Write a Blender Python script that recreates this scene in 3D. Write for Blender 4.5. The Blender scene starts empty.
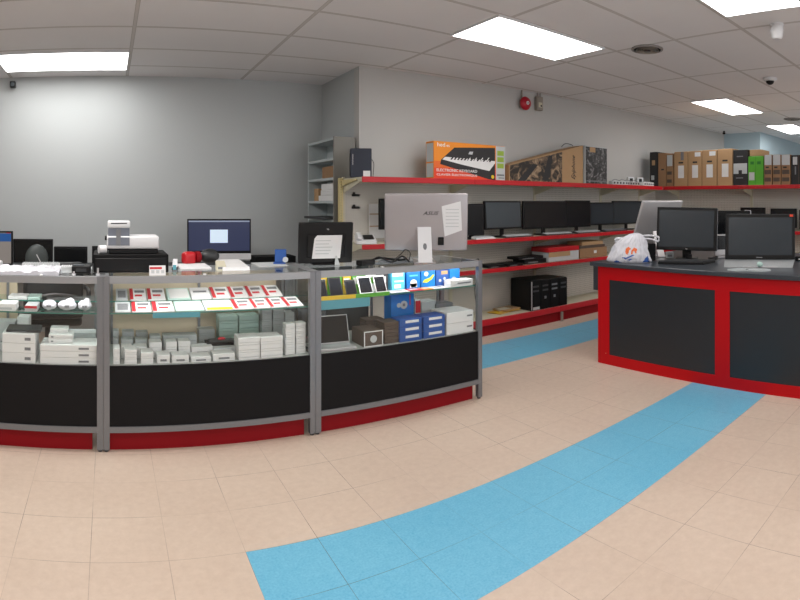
import bpy, bmesh, math, random
from math import sin, cos, pi, atan2, hypot, radians
from mathutils import Vector, Matrix
random.seed(7)
SC = bpy.context.scene
COL = SC.collection

# ------------------------------------------------------------------ camera
# The photograph is a cylindrical phone panorama: F px per radian, eye height C.
F, HZ, YAW, C = 557.65, 202.1, 0.523, 1.388
cd = bpy.data.cameras.new('camera')
cam = bpy.data.objects.new('camera', cd); COL.objects.link(cam)
cd.type = 'PANO'
cd.panorama_type = 'CENTRAL_CYLINDRICAL'
cd.central_cylindrical_range_u_min = -400 / F
cd.central_cylindrical_range_u_max = 400 / F
cd.central_cylindrical_range_v_min = -(600 - HZ) / F
cd.central_cylindrical_range_v_max = HZ / F
cd.central_cylindrical_radius = 1.0
cd.clip_start = 0.02; cd.clip_end = 100
cam.location = (0, 0, C)
cam.rotation_euler = (pi / 2, 0, -YAW)
SC.camera = cam

# ------------------------------------------------------------------ world, exposure, off-frame lamps
w = bpy.data.worlds.new('world'); SC.world = w; w.use_nodes = True
w.node_tree.nodes['Background'].inputs[0].default_value = (0.9, 0.95, 1, 1)
w.node_tree.nodes['Background'].inputs[1].default_value = 0.15
SC.view_settings.view_transform = 'Standard'
SC.view_settings.look = 'None'
SC.view_settings.exposure = 0.50
SC.view_settings.gamma = 1.0
SC.view_settings.use_curve_mapping = False
SC.cycles.transparent_max_bounces = 40
PANEL_STRENGTH = 6.2
def area(loc, sx, sy, power, color=(1, 0.97, 0.93), rot=(0, 0, 0)):
    l = bpy.data.lights.new('area_lamp', 'AREA'); l.shape = 'RECTANGLE'; l.size = sx; l.size_y = sy
    l.energy = power; l.color = color
    o = bpy.data.objects.new('area_lamp', l); COL.objects.link(o); o.location = loc; o.rotation_euler = rot
    return o
CZ = 2.73
for (u, v) in [(-0.42, 3.0), (-0.42, 0.9), (-0.4, -1.6), (3.0, -1.6), (6.4, 0.6), (9.2, 0.6), (6.4, -1.8)]:  # unseen ceiling lamps; the first is added to brighten cases and back wall
    area((u, v, CZ - 0.03), 1.2, 0.6, 24)
# daylight through the shop front behind the camera
area((4.0, -3.85, 1.5), 6.0, 2.0, 60, (0.86, 0.93, 1.0), (pi / 2, 0, 0))

# ------------------------------------------------------------------ photo geometry helpers
def ray(x, y):
    a = (x - 400) / F + YAW
    return sin(a), cos(a), (HZ - y) / F
def onz(x, y, z):
    d = ray(x, y); t = (z - C) / d[2]; return d[0] * t, d[1] * t
def onv(x, y, v):
    d = ray(x, y); t = v / d[1]; return d[0] * t, C + d[2] * t
def onu(x, y, u):
    d = ray(x, y); t = u / d[0]; return d[1] * t, C + d[2] * t
def ang(x): return (x - 400) / F + YAW

# ------------------------------------------------------------------ materials
MATS = {}
def mat(name, col, rough=0.5, metal=0.0, var=0.06, scale=12, emit=None, estr=1.0, spec=0.5, bump=0.0, coat=0):
    if name in MATS: return MATS[name]
    m = bpy.data.materials.new(name); m.use_nodes = True; nt = m.node_tree; N = nt.nodes; L = nt.links
    b = N['Principled BSDF']
    b.inputs['Roughness'].default_value = rough; b.inputs['Metallic'].default_value = metal
    b.inputs['Specular IOR Level'].default_value = spec
    if coat: b.inputs['Coat Weight'].default_value = coat
    tc = N.new('ShaderNodeTexCoord'); no = N.new('ShaderNodeTexNoise')
    no.inputs['Scale'].default_value = scale; no.inputs['Detail'].default_value = 4
    L.new(tc.outputs['Object'], no.inputs['Vector'])
    r = N.new('ShaderNodeMix'); r.data_type = 'RGBA'
    c0 = [max(0, c * (1 - var)) for c in col]; c1 = [min(1, c * (1 + var)) for c in col]
    r.inputs[6].default_value = (*c0, 1); r.inputs[7].default_value = (*c1, 1)
    L.new(no.outputs['Fac'], r.inputs[0]); L.new(r.outputs[2], b.inputs['Base Color'])
    if emit:
        b.inputs['Emission Color'].default_value = (*emit, 1); b.inputs['Emission Strength'].default_value = estr
    if bump:
        bp = N.new('ShaderNodeBump'); bp.inputs['Strength'].default_value = bump; bp.inputs['Distance'].default_value = 0.002
        L.new(no.outputs['Fac'], bp.inputs['Height']); L.new(bp.outputs[0], b.inputs['Normal'])
    MATS[name] = m; return m

def s2l(*c): return tuple((x / 255 / 12.92) if x / 255 <= 0.04045 else ((x / 255 + 0.055) / 1.055) ** 2.4 for x in c)

def math_n(N, L, op, a, b=None, c=None):
    n = N.new('ShaderNodeMath'); n.operation = op
    for i, x in enumerate((a, b, c)):
        if x is None: continue
        if isinstance(x, (int, float)): n.inputs[i].default_value = x
        else: L.new(x, n.inputs[i])
    return n.outputs[0]

def glass(name, tint=(0.9, 1, 0.97), gloss=0.08):
    m = bpy.data.materials.new(name); m.use_nodes = True; nt = m.node_tree; N = nt.nodes; L = nt.links
    N.clear(); o = N.new('ShaderNodeOutputMaterial'); t = N.new('ShaderNodeBsdfTransparent'); g = N.new('ShaderNodeBsdfGlossy')
    t.inputs[0].default_value = (*tint, 1); g.inputs['Roughness'].default_value = 0.03
    fr = N.new('ShaderNodeFresnel'); fr.inputs['IOR'].default_value = 1.45
    no = N.new('ShaderNodeTexNoise'); no.inputs['Scale'].default_value = 6
    mu = N.new('ShaderNodeMath'); mu.operation = 'MULTIPLY'; gg = N.new('ShaderNodeNewGeometry'); L.new(math_n(N, L, 'SUBTRACT', 1.0, gg.outputs['Backfacing']), mu.inputs[1])
    mu2 = N.new('ShaderNodeMath'); mu2.operation = 'MULTIPLY_ADD'; mu2.inputs[1].default_value = 0.02; mu2.inputs[2].default_value = 0.02
    L.new(no.outputs['Fac'], mu2.inputs[0]); L.new(mu2.outputs[0], g.inputs['Roughness'])
    L.new(fr.outputs[0], mu.inputs[0])
    x = N.new('ShaderNodeMixShader'); L.new(mu.outputs[0], x.inputs[0]); L.new(t.outputs[0], x.inputs[1]); L.new(g.outputs[0], x.inputs[2])
    L.new(x.outputs[0], o.inputs[0]); MATS[name] = m; return m

def grid_line(N, L, coord, off, pitch, width):
    t = math_n(N, L, 'DIVIDE', math_n(N, L, 'SUBTRACT', coord, off), pitch)
    f = math_n(N, L, 'ABSOLUTE', math_n(N, L, 'SUBTRACT', math_n(N, L, 'FRACT', math_n(N, L, 'ADD', t, 0.5)), 0.5))
    return math_n(N, L, 'LESS_THAN', f, width / pitch / 2)

T = 0.305; FU0 = -0.0706; FV0 = 2.7555
def floor_material():
    m = bpy.data.materials.new('vinyl_tile_floor'); m.use_nodes = True; nt = m.node_tree; N = nt.nodes; L = nt.links
    b = N['Principled BSDF']; b.inputs['Roughness'].default_value = 0.42; b.inputs['Specular IOR Level'].default_value = 0.35
    g = N.new('ShaderNodeNewGeometry'); s = N.new('ShaderNodeSeparateXYZ'); L.new(g.outputs['Position'], s.inputs[0])
    x, y = s.outputs[0], s.outputs[1]
    def stripe(v0, v1, u0):
        a = math_n(N, L, 'GREATER_THAN', y, v0); c = math_n(N, L, 'LESS_THAN', y, v1); d = math_n(N, L, 'GREATER_THAN', x, u0)
        return math_n(N, L, 'MULTIPLY', math_n(N, L, 'MULTIPLY', a, c), d)
    st = math_n(N, L, 'MAXIMUM', stripe(FV0 - 4 * T, FV0 - 2 * T, FU0 + 2 * T), stripe(4.245 - 2 * T, 4.245, FU0 + 5 * T))
    jl = math_n(N, L, 'MAXIMUM', grid_line(N, L, x, FU0, T, 0.0022), grid_line(N, L, y, FV0, T, 0.0022))
    big = N.new('ShaderNodeTexNoise'); big.inputs['Scale'].default_value = 1.6; big.inputs['Detail'].default_value = 3
    L.new(g.outputs['Position'], big.inputs['Vector'])
    fine = N.new('ShaderNodeTexNoise'); fine.inputs['Scale'].default_value = 26; fine.inputs['Detail'].default_value = 8; fine.inputs['Roughness'].default_value = 0.7
    L.new(g.outputs['Position'], fine.inputs['Vector'])
    sp = N.new('ShaderNodeTexNoise'); sp.inputs['Scale'].default_value = 110; sp.inputs['Detail'].default_value = 3
    L.new(g.outputs['Position'], sp.inputs['Vector'])
    # each tile its own slight tone
    cmb = N.new('ShaderNodeCombineXYZ')
    L.new(math_n(N, L, 'FLOOR', math_n(N, L, 'DIVIDE', math_n(N, L, 'SUBTRACT', x, FU0), T)), cmb.inputs[0])
    L.new(math_n(N, L, 'FLOOR', math_n(N, L, 'DIVIDE', math_n(N, L, 'SUBTRACT', y, FV0), T)), cmb.inputs[1])
    wn = N.new('ShaderNodeTexWhiteNoise'); L.new(cmb.outputs[0], wn.inputs['Vector'])
    def ramp(fac, a, c, lo=0.3, hi=0.7):
        r = N.new('ShaderNodeValToRGB'); r.color_ramp.elements[0].position = lo; r.color_ramp.elements[1].position = hi
        r.color_ramp.elements[0].color = (*a, 1); r.color_ramp.elements[1].color = (*c, 1); L.new(fac, r.inputs[0]); return r.outputs[0]
    def mix(f, a, c):
        r = N.new('ShaderNodeMix'); r.data_type = 'RGBA'
        for i, q in ((0, f), (6, a), (7, c)):
            if isinstance(q, (int, float)): r.inputs[i].default_value = q
            elif isinstance(q, tuple): r.inputs[i].default_value = (*q, 1)
            else: L.new(q, r.inputs[i])
        return r.outputs[2]
    fac = math_n(N, L, 'ADD', math_n(N, L, 'MULTIPLY', fine.outputs['Fac'], 0.6), math_n(N, L, 'MULTIPLY', wn.outputs['Value'], 0.05))
    fac = math_n(N, L, 'ADD', fac, math_n(N, L, 'MULTIPLY', big.outputs['Fac'], 0.38))
    beige = ramp(fac, s2l(198, 178, 162), s2l(216, 198, 182), 0.35, 0.75)
    blue = ramp(math_n(N, L, 'ADD', math_n(N, L, 'MULTIPLY', sp.outputs['Fac'], 0.5), math_n(N, L, 'MULTIPLY', fac, 0.5)), s2l(92, 170, 205), s2l(124, 192, 220), 0.36, 0.64)
    col = mix(st, beige, blue)
    vis = ramp(big.outputs['Fac'], (0.16,) * 3, (0.8,) * 3, 0.4, 0.62)
    jm = math_n(N, L, 'MULTIPLY', jl, vis)
    col = mix(jm, col, s2l(92, 70, 62))
    L.new(col, b.inputs['Base Color'])
    rr = math_n(N, L, 'MULTIPLY_ADD', big.outputs['Fac'], 0.2, 0.3); L.new(rr, b.inputs['Roughness'])
    return m

def ceiling_material():
    m = bpy.data.materials.new('ceiling_tiles'); m.use_nodes = True; nt = m.node_tree; N = nt.nodes; L = nt.links
    b = N['Principled BSDF']; b.inputs['Roughness'].default_value = 0.9; b.inputs['Specular IOR Level'].default_value = 0.1
    g = N.new('ShaderNodeNewGeometry'); s = N.new('ShaderNodeSeparateXYZ'); L.new(g.outputs['Position'], s.inputs[0])
    jl = math_n(N, L, 'MAXIMUM', grid_line(N, L, s.outputs[0], 0.2, 1.24, 0.022), grid_line(N, L, s.outputs[1], 3.04, 0.61, 0.022))
    je = math_n(N, L, 'MAXIMUM', grid_line(N, L, s.outputs[0], 0.2, 1.24, 0.03), grid_line(N, L, s.outputs[1], 3.04, 0.61, 0.03))  # thin shadow along the grid bars, put into the ceiling colour
    no = N.new('ShaderNodeTexNoise'); no.inputs['Scale'].default_value = 1.2; no.inputs['Detail'].default_value = 6
    L.new(g.outputs['Position'], no.inputs['Vector'])
    r = N.new('ShaderNodeValToRGB'); r.color_ramp.elements[0].color = (*s2l(226, 224, 225), 1); r.color_ramp.elements[1].color = (*s2l(238, 236, 237), 1)
    L.new(no.outputs['Fac'], r.inputs[0])
    m1 = N.new('ShaderNodeMix'); m1.data_type = 'RGBA'; L.new(je, m1.inputs[0]); L.new(r.outputs[0], m1.inputs[6]); m1.inputs[7].default_value = (*s2l(176, 171, 168), 1)
    m2 = N.new('ShaderNodeMix'); m2.data_type = 'RGBA'; L.new(jl, m2.inputs[0]); L.new(m1.outputs[2], m2.inputs[6]); m2.inputs[7].default_value = (*s2l(206, 202, 200), 1)
    L.new(m2.outputs[2], b.inputs['Base Color'])
    return m

def pegboard_material():
    m = bpy.data.materials.new('pegboard'); m.use_nodes = True; nt = m.node_tree; N = nt.nodes; L = nt.links
    b = N['Principled BSDF']; b.inputs['Roughness'].default_value = 0.6
    tc = N.new('ShaderNodeTexCoord'); s = N.new('ShaderNodeSeparateXYZ'); L.new(tc.outputs['Object'], s.inputs[0])
    def cell(o):
        return math_n(N, L, 'SUBTRACT', math_n(N, L, 'FRACT', math_n(N, L, 'DIVIDE', o, 0.0254)), 0.5)
    a, c = cell(s.outputs[0]), cell(s.outputs[2])
    d = math_n(N, L, 'SQRT', math_n(N, L, 'ADD', math_n(N, L, 'MULTIPLY', a, a), math_n(N, L, 'MULTIPLY', c, c)))
    k = math_n(N, L, 'LESS_THAN', d, 0.17)
    x = N.new('ShaderNodeMix'); x.data_type = 'RGBA'; L.new(k, x.inputs[0])
    x.inputs[6].default_value = (*s2l(204, 200, 193), 1); x.inputs[7].default_value = (*s2l(120, 114, 104), 1)
    L.new(x.outputs[2], b.inputs['Base Color']); return m

M = dict(
    floor=floor_material(), ceil=ceiling_material(), peg=pegboard_material(),
    wall_grey=mat('grey_wall_paint', s2l(190, 194, 195), 0.85, var=0.02, scale=2, spec=0.2),
    wall_beige=mat('warm_grey_wall_paint', s2l(194, 193, 191), 0.85, var=0.02, scale=2, spec=0.2),
    wall_blue=mat('pale_blue_wall_paint', s2l(188, 208, 218), 0.85, var=0.02, scale=2, spec=0.2),
    alu=mat('brushed_aluminium', s2l(124, 126, 130), 0.4, 0.45, var=0.08, scale=60),
    alu_lit=mat('top_lit_aluminium', s2l(158, 160, 163), 0.38, 0.4, var=0.06, scale=60),  # case aluminium made lighter: light from above put into the rail colour
    aludark=mat('dark_metal', s2l(92, 92, 94), 0.45, 0.6),  # plain dark grey metal, for vent cap, chair piping and shelf keyboards
    blackp=mat('black_laminate', s2l(17, 16, 18), 0.6, spec=0.2, var=0.1, scale=3),
    black=mat('black_plastic', s2l(15, 15, 17), 0.45, spec=0.3),
    blackm=mat('matt_black_plastic', s2l(10, 10, 12), 0.7, spec=0.25),
    dark=mat('dark_grey_plastic', s2l(52, 54, 57), 0.45),
    screen=mat('dark_screen', s2l(48, 54, 60), 0.22, var=0.03, spec=0.6),
    screen2=mat('black_screen', s2l(16, 18, 21), 0.25, var=0.03),
    screeng=mat('grey_screen', s2l(66, 74, 80), 0.3, var=0.03),
    red=mat('red_laminate', s2l(190, 3, 15), 0.45, spec=0.25, var=0.04, scale=4),
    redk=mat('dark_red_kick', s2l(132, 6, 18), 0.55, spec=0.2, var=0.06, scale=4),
    redm=mat('red_shelf_edge', s2l(188, 24, 34), 0.4, var=0.05),
    slab=mat('charcoal_worktop', s2l(58, 63, 70), 0.28, var=0.1, scale=40),
    panel=mat('charcoal_panel', s2l(36, 39, 44), 0.42, var=0.08, scale=3),
    white=mat('white_plastic', s2l(222, 223, 226), 0.35, var=0.02),
    card=mat('white_cardboard', s2l(226, 226, 226), 0.6, var=0.03),
    cardg=mat('grey_white_cardboard', s2l(190, 194, 196), 0.6, var=0.04),
    paper=mat('paper', s2l(226, 226, 228), 0.8, var=0.03),
    ink=mat('grey_print', s2l(120, 122, 126), 0.8, var=0.15, scale=60),
    inkd=mat('dark_print', s2l(45, 44, 46), 0.7, var=0.15, scale=60),
    kraft=mat('kraft_cardboard', s2l(176, 142, 104), 0.75, var=0.07, scale=8),
    kraft2=mat('brown_cardboard', s2l(150, 116, 84), 0.75, var=0.08, scale=8),
    brown=mat('dark_brown_card', s2l(84, 70, 60), 0.6, var=0.1),
    silver=mat('silver_plastic', s2l(190, 188, 190), 0.32, 0.35, var=0.03),
    silverp=mat('rosy_silver_plastic', s2l(172, 167, 170), 0.34, 0.3, var=0.03),
    cream=mat('cream_shelf_metal', s2l(206, 200, 178), 0.5, var=0.03),
    gold=mat('yellowed_post', s2l(206, 190, 140), 0.45, 0.2, var=0.08),
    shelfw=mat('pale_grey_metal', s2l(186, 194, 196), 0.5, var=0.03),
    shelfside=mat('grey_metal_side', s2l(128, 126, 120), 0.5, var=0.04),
    navy=mat('navy_plastic', s2l(34, 40, 56), 0.45),
    blue=mat('blue_box_print', s2l(14, 118, 200), 0.45, var=0.25, scale=14),
    blued=mat('dark_blue_card', s2l(36, 84, 158), 0.5, var=0.12, scale=14),
    cyan=mat('cyan_print', s2l(90, 190, 228), 0.45, var=0.12, scale=14),
    teal=mat('teal_strip', s2l(84, 156, 172), 0.5, var=0.05),
    mint=mat('mint_card', s2l(186, 214, 206), 0.5, var=0.04),
    green=mat('green_print', s2l(84, 166, 44), 0.5, var=0.06),
    dgreen=mat('dark_green_print', s2l(40, 120, 40), 0.5, var=0.06),
    yellow=mat('yellow_print', s2l(226, 190, 40), 0.5, var=0.06),
    orange=mat('orange_print', s2l(232, 140, 36), 0.5, var=0.05, scale=5),
    orred=mat('orange_red_print', s2l(222, 66, 34), 0.5, var=0.05, scale=5),
    pink=mat('red_print', s2l(196, 40, 52), 0.6, var=0.1),
    orangep=mat('bag_orange', s2l(232, 110, 50), 0.5, var=0.1),
    bagblue=mat('bag_blue', s2l(30, 80, 160), 0.5, var=0.1),
    bag=mat('white_polythene', s2l(208, 208, 216), 0.32, var=0.04, scale=30, bump=0.4),  # white toned down slightly, shadow put into the colour
    bellred=mat('bell_red', s2l(176, 14, 40), 0.35, var=0.04),
    bellgrey=mat('conduit_grey', s2l(150, 142, 132), 0.5),
    manila=mat('manila_paper', s2l(206, 164, 84), 0.7, var=0.08),
    leather=mat('black_leather', s2l(44, 46, 48), 0.42, var=0.15, scale=20),
    chairgrey=mat('dark_grey_mesh', s2l(64, 70, 70), 0.45, var=0.1, scale=40),
    deck=mat('display_deck', s2l(176, 178, 176), 0.4, var=0.03),
    tanback=mat('tan_back_panel', s2l(196, 182, 158), 0.5, var=0.04, scale=3),
    darkback=mat('dark_back_panel', s2l(52, 58, 58), 0.3, var=0.1, scale=3),
    lightpanel=mat('light_diffuser', (1, 1, 1), 0.5, emit=(1, 0.985, 0.96), estr=PANEL_STRENGTH),
    bluescr=mat('lit_blue_screen', s2l(20, 60, 120), 0.3, emit=s2l(30, 80, 135), estr=0.45),
    greyscr=mat('lit_grey_page', s2l(80, 76, 74), 0.3, emit=s2l(150, 142, 136), estr=0.4),
    imacscr=mat('lit_navy_desktop', s2l(20, 24, 36), 0.3, emit=s2l(56, 62, 92), estr=0.5),
    imacwin=mat('lit_dialog', s2l(200, 215, 230), 0.3, emit=s2l(190, 208, 226), estr=0.5),
    imactop=mat('lit_menu_bar', s2l(130, 140, 160), 0.3, emit=s2l(130, 140, 160), estr=0.4),
    tabscr=mat('tablet_screen', s2l(16, 19, 26), 0.7, var=0.03, spec=0.08), darkscr=mat('brownish_dark_screen', s2l(38, 35, 33), 0.6, var=0.03, spec=0.1), lime=mat('olive_green_print', s2l(148, 176, 62), 0.5),
    clear=mat('smoky_plastic', s2l(120, 126, 138), 0.25, var=0.04),
    bottle=mat('grey_fabric', s2l(60, 62, 66), 0.9),
)
G_CASE = glass('case_glass', (0.985, 0.995, 0.99)); G_SHELF = glass('green_shelf_glass', (0.90, 0.975, 0.95))
G_EDGE = mat('green_glass_edge', s2l(70, 130, 118), 0.15, var=0.1)

# ------------------------------------------------------------------ mesh builder
class B:
    def __init__(s): s.bm = bmesh.new()
    def _add(s, o, m, M4=None):
        for f in o.faces: f.material_index = m
        if M4 is not None: o.transform(M4)
        me = bpy.data.meshes.new('tmp'); o.to_mesh(me); o.free(); s.bm.from_mesh(me); bpy.data.meshes.remove(me)
        return s
    def box(s, x0, x1, y0, y1, z0, z1, m=0, bev=0.0, seg=1, M4=None):
        o = bmesh.new(); bmesh.ops.create_cube(o, size=1)
        for v in o.verts:
            v.co = Vector(((x0 + x1) / 2 + v.co.x * (x1 - x0), (y0 + y1) / 2 + v.co.y * (y1 - y0), (z0 + z1) / 2 + v.co.z * (z1 - z0)))
        if bev: bmesh.ops.bevel(o, geom=o.edges[:], offset=bev, segments=seg, affect='EDGES', profile=0.5)
        return s._add(o, m, M4)
    def prism(s, pts, y0, y1, m=0, axis='y', M4=None):
        # pts are (a, b): axis y -> (x, z); axis x -> (y, z); axis z -> (x, y)
        o = bmesh.new()
        def P(a, b, t): return {'y': (a, t, b), 'x': (t, a, b), 'z': (a, b, t)}[axis]
        A = [o.verts.new(P(a, b, y0)) for a, b in pts]; Bv = [o.verts.new(P(a, b, y1)) for a, b in pts]
        n = len(pts)
        o.faces.new(A); o.faces.new(Bv[::-1])
        for i in range(n): o.faces.new((A[i], Bv[i], Bv[(i + 1) % n], A[(i + 1) % n]))
        bmesh.ops.recalc_face_normals(o, faces=o.faces[:])
        return s._add(o, m, M4)
    def cyl(s, p0, p1, r, m=0, r2=None, n=20, M4=None):
        p0 = Vector(p0); p1 = Vector(p1); d = p1 - p0
        o = bmesh.new(); bmesh.ops.create_cone(o, segments=n, radius1=r, radius2=r if r2 is None else r2, depth=d.length, cap_ends=True)
        o.transform(Matrix.Translation((p0 + p1) / 2) @ d.to_track_quat('Z', 'Y').to_matrix().to_4x4())
        return s._add(o, m, M4)
    def lathe(s, prof, c=(0, 0, 0), m=0, n=24, M4=None):
        o = bmesh.new(); rings = []
        for r, z in prof:
            rings.append([o.verts.new((c[0] + r * cos(2 * pi * i / n), c[1] + r * sin(2 * pi * i / n), c[2] + z)) for i in range(n)])
        for a, b in zip(rings, rings[1:]):
            for i in range(n): o.faces.new((a[i], a[(i + 1) % n], b[(i + 1) % n], b[i]))
        if prof[0][0] > 1e-6: o.faces.new(rings[0][::-1])
        if prof[-1][0] > 1e-6: o.faces.new(rings[-1])
        bmesh.ops.remove_doubles(o, verts=o.verts[:], dist=1e-6)
        bmesh.ops.recalc_face_normals(o, faces=o.faces[:])
        return s._add(o, m, M4)
    def ball(s, c, rx, ry, rz, m=0, sub=3, M4=None, noise=0):
        o = bmesh.new(); bmesh.ops.create_icosphere(o, subdivisions=sub, radius=1)
        for v in o.verts:
            k = 1 + (random.uniform(-noise, noise) if noise else 0)
            v.co = Vector((c[0] + v.co.x * rx * k, c[1] + v.co.y * ry * k, c[2] + v.co.z * rz * k))
        return s._add(o, m, M4)
    def tube(s, pts, r, m=0, n=6, smooth=True, sub=4):
        pts = [Vector(p) for p in pts]
        if smooth and len(pts) > 2:      # Catmull-Rom
            out = []
            for i in range(len(pts) - 1):
                p0 = pts[max(i - 1, 0)]; p1 = pts[i]; p2 = pts[i + 1]; p3 = pts[min(i + 2, len(pts) - 1)]
                for k in range(sub):
                    t = k / sub
                    out.append(0.5 * ((2 * p1) + (-p0 + p2) * t + (2 * p0 - 5 * p1 + 4 * p2 - p3) * t * t + (-p0 + 3 * p1 - 3 * p2 + p3) * t ** 3))
            out.append(pts[-1]); pts = out
        o = bmesh.new(); rings = []; up = Vector((0, 0, 1))
        for i, p in enumerate(pts):
            d = (pts[min(i + 1, len(pts) - 1)] - pts[max(i - 1, 0)]).normalized()
            a = d.cross(up)
            if a.length < 1e-3: a = d.cross(Vector((1, 0, 0)))
            a.normalize(); b = a.cross(d)
            rings.append([o.verts.new(p + a * r * cos(2 * pi * k / n) + b * r * sin(2 * pi * k / n)) for k in range(n)])
        for A, Q in zip(rings, rings[1:]):
            for k in range(n): o.faces.new((A[k], A[(k + 1) % n], Q[(k + 1) % n], Q[k]))
        o.faces.new(rings[0][::-1]); o.faces.new(rings[-1])
        return s._add(o, m)
    def build(s, name, mats, parent=None, smooth=False, loc=None, rot=None, label=None):
        me = bpy.data.meshes.new(name); s.bm.to_mesh(me); s.bm.free()
        if not isinstance(mats, (list, tuple)): mats = [mats]
        for m in mats: me.materials.append(m)
        if smooth:
            for p in me.polygons: p.use_smooth = True
            try: me.set_sharp_from_angle(angle=radians(40))
            except Exception: pass
        o = bpy.data.objects.new(name, me); COL.objects.link(o)
        if parent: o.parent = parent
        if loc: o.location = loc
        if rot: o.rotation_euler = rot
        if label: o['label'] = label
        return o

def each(name, boxes, m, parent, bev=0.0):
    return [B().box(*q, bev=bev).build(name, m, parent) for q in boxes]
USED = {}
def tag(o, label, cat, group=None):
    o['label'] = label; o['category'] = cat
    if group: o['group'] = group
    return o
def thing(name, label, cat, loc=(0, 0, 0), rot=0, group=None):
    o = bpy.data.objects.new(name, None); COL.objects.link(o); o.empty_display_size = 0.05
    o.location = loc; o.rotation_euler = (0, 0, rot)
    return tag(o, label, cat, group)
def struct(name, b, mats):
    o = b.build(name, mats); o['kind'] = 'structure'; return o
def text(parent, name, s, loc, width, height, m, rot=(0, 0, 0), shear=0.0, vertical=False, label=None):
    cu = bpy.data.curves.new('t', 'FONT'); cu.body = s; cu.size = 1; cu.extrude = 0.002; cu.offset = 0.012; cu.resolution_u = 2; cu.shear = shear
    o = bpy.data.objects.new('t', cu); COL.objects.link(o)
    bpy.context.view_layer.update()
    me = bpy.data.meshes.new_from_object(o); bpy.data.objects.remove(o); bpy.data.curves.remove(cu)
    xs = [v.co.x for v in me.vertices]; ys = [v.co.y for v in me.vertices]
    sx = width / (max(xs) - min(xs)); sy = height / (max(ys) - min(ys)); mx = (max(xs) + min(xs)) / 2; my = (max(ys) + min(ys)) / 2
    for v in me.vertices:
        x, z = (v.co.x - mx) * sx, (v.co.y - my) * sy
        y = -0.0006 if v.co.z > 0 else 0.0
        if vertical: x, z = -z, x
        v.co = (x, y, z)
    me.name = name; me.materials.clear(); me.materials.append(m)
    t = bpy.data.objects.new(name, me); COL.objects.link(t); t.parent = parent; t.location = loc; t.rotation_euler = rot
    if label: t['label'] = label
    return t
ORD = ['first', 'second', 'third', 'fourth', 'fifth', 'sixth', 'seventh', 'eighth', 'ninth', 'tenth', 'eleventh', 'twelfth']

# ================================================================== SETTING
D1, D2 = 5.93, 4.95
struct('floor', B().box(-3.6, 13, -4.1, 6.2, -0.05, 0), M['floor'])
struct('ceiling', B().box(-3.6, 13, -4.1, 6.2, CZ, CZ + 0.05), M['ceil'])
struct('wall_back', B().box(-3.6, 2.39, D1, D1 + 0.12, 0, CZ), M['wall_grey'])
struct('wall_jog', B().box(2.39, 2.51, D2 + 0.122, D1 + 0.12, 0, CZ), M['wall_grey'])
struct('wall_right', B().box(2.39, 9.83, D2 + 0.001, D2 + 0.12, 0, CZ), M['wall_beige'])
struct('wall_far', B().box(9.83, 9.95, 4.18, D2 + 0.12, 0, CZ), M['wall_blue'])
struct('wall_alcove', B().box(9.951, 12.9, 4.18, 4.3, 0, CZ), M['wall_blue'])
struct('wall_end', B().box(12.9, 13, -4.1, 4.3, 0, CZ), M['wall_blue'])
struct('wall_left', B().box(-3.6, -3.48, -4.0, D1, 0, CZ), M['wall_grey'])
struct('wall_front', B().box(-3.48, 12.9, -4.1, -4.0, 0, CZ), M['wall_beige'])

# ------------------------------------------------------------------ ceiling lights and fittings
def light_panel(u0, u1, v0, v1, label):
    t = thing('ceiling_light', label, 'ceiling light', ((u0 + u1) / 2, (v0 + v1) / 2, CZ), 0, 'fluorescent ceiling panels')
    a, c = (u1 - u0) / 2, (v1 - v0) / 2
    B().box(-a + 0.012, a - 0.012, -c + 0.012, c - 0.012, -0.014, -0.004).build('diffuser', M['lightpanel'], t)
    b = B()
    for x0, x1, y0, y1 in ((-a, a, -c, -c + 0.012), (-a, a, c - 0.012, c), (-a, -a + 0.012, -c + 0.012, c - 0.012), (a - 0.012, a, -c + 0.012, c - 0.012)):
        b.box(x0, x1, y0, y1, -0.018, -0.001)
    b.build('frame', M['white'], t)
light_panel(-1.04, 0.19, 4.93, 5.60, 'bright ceiling light panel over the grey back wall at the left')
light_panel(2.56, 3.75, 3.04, 3.64, 'large bright ceiling light panel near the round vent, in front of the red bell')
light_panel(2.36, 3.58, 1.19, 1.79, 'bright ceiling light panel cut off by the top edge of the photo')
light_panel(6.40, 7.65, 3.19, 3.73, 'small looking ceiling light panel beyond the black dome camera')
light_panel(8.98, 10.2, 3.2, 3.72, 'farthest ceiling light panel by the pale blue wall')

def vent(u, v, r, label):
    t = thing('ceiling_vent', label, 'vent', (u, v, CZ), 0, None)
    B().lathe([(r, -0.001), (r, -0.012), (r * 0.86, -0.016), (r * 0.86, -0.001)]).build('rim', M['ceilrim'], t, True)
    b = B(); b.lathe([(r * 0.85, -0.002), (r * 0.85, -0.006)])
    b.build('opening', M['blackm'], t)
    b = B()
    for k in (0.68, 0.5, 0.32): b.lathe([(r * k, -0.008), (r * (k + 0.05), -0.022), (r * (k + 0.02), -0.022), (r * (k - 0.04), -0.008)])
    b.build('louvre', M['bellgrey'], t, True)
    B().lathe([(0.025, -0.008), (0.03, -0.026), (0.0, -0.028)]).build('centre_cap', M['aludark'], t, True)
M['ceilrim'] = mat('off_white_rim', s2l(150, 145, 142), 0.6)
vent(4.01, 2.77, 0.14, 'round dark ceiling vent beside the large light panel')
vent(8.45, 3.03, 0.14, 'round ceiling vent far away at the right edge')

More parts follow.
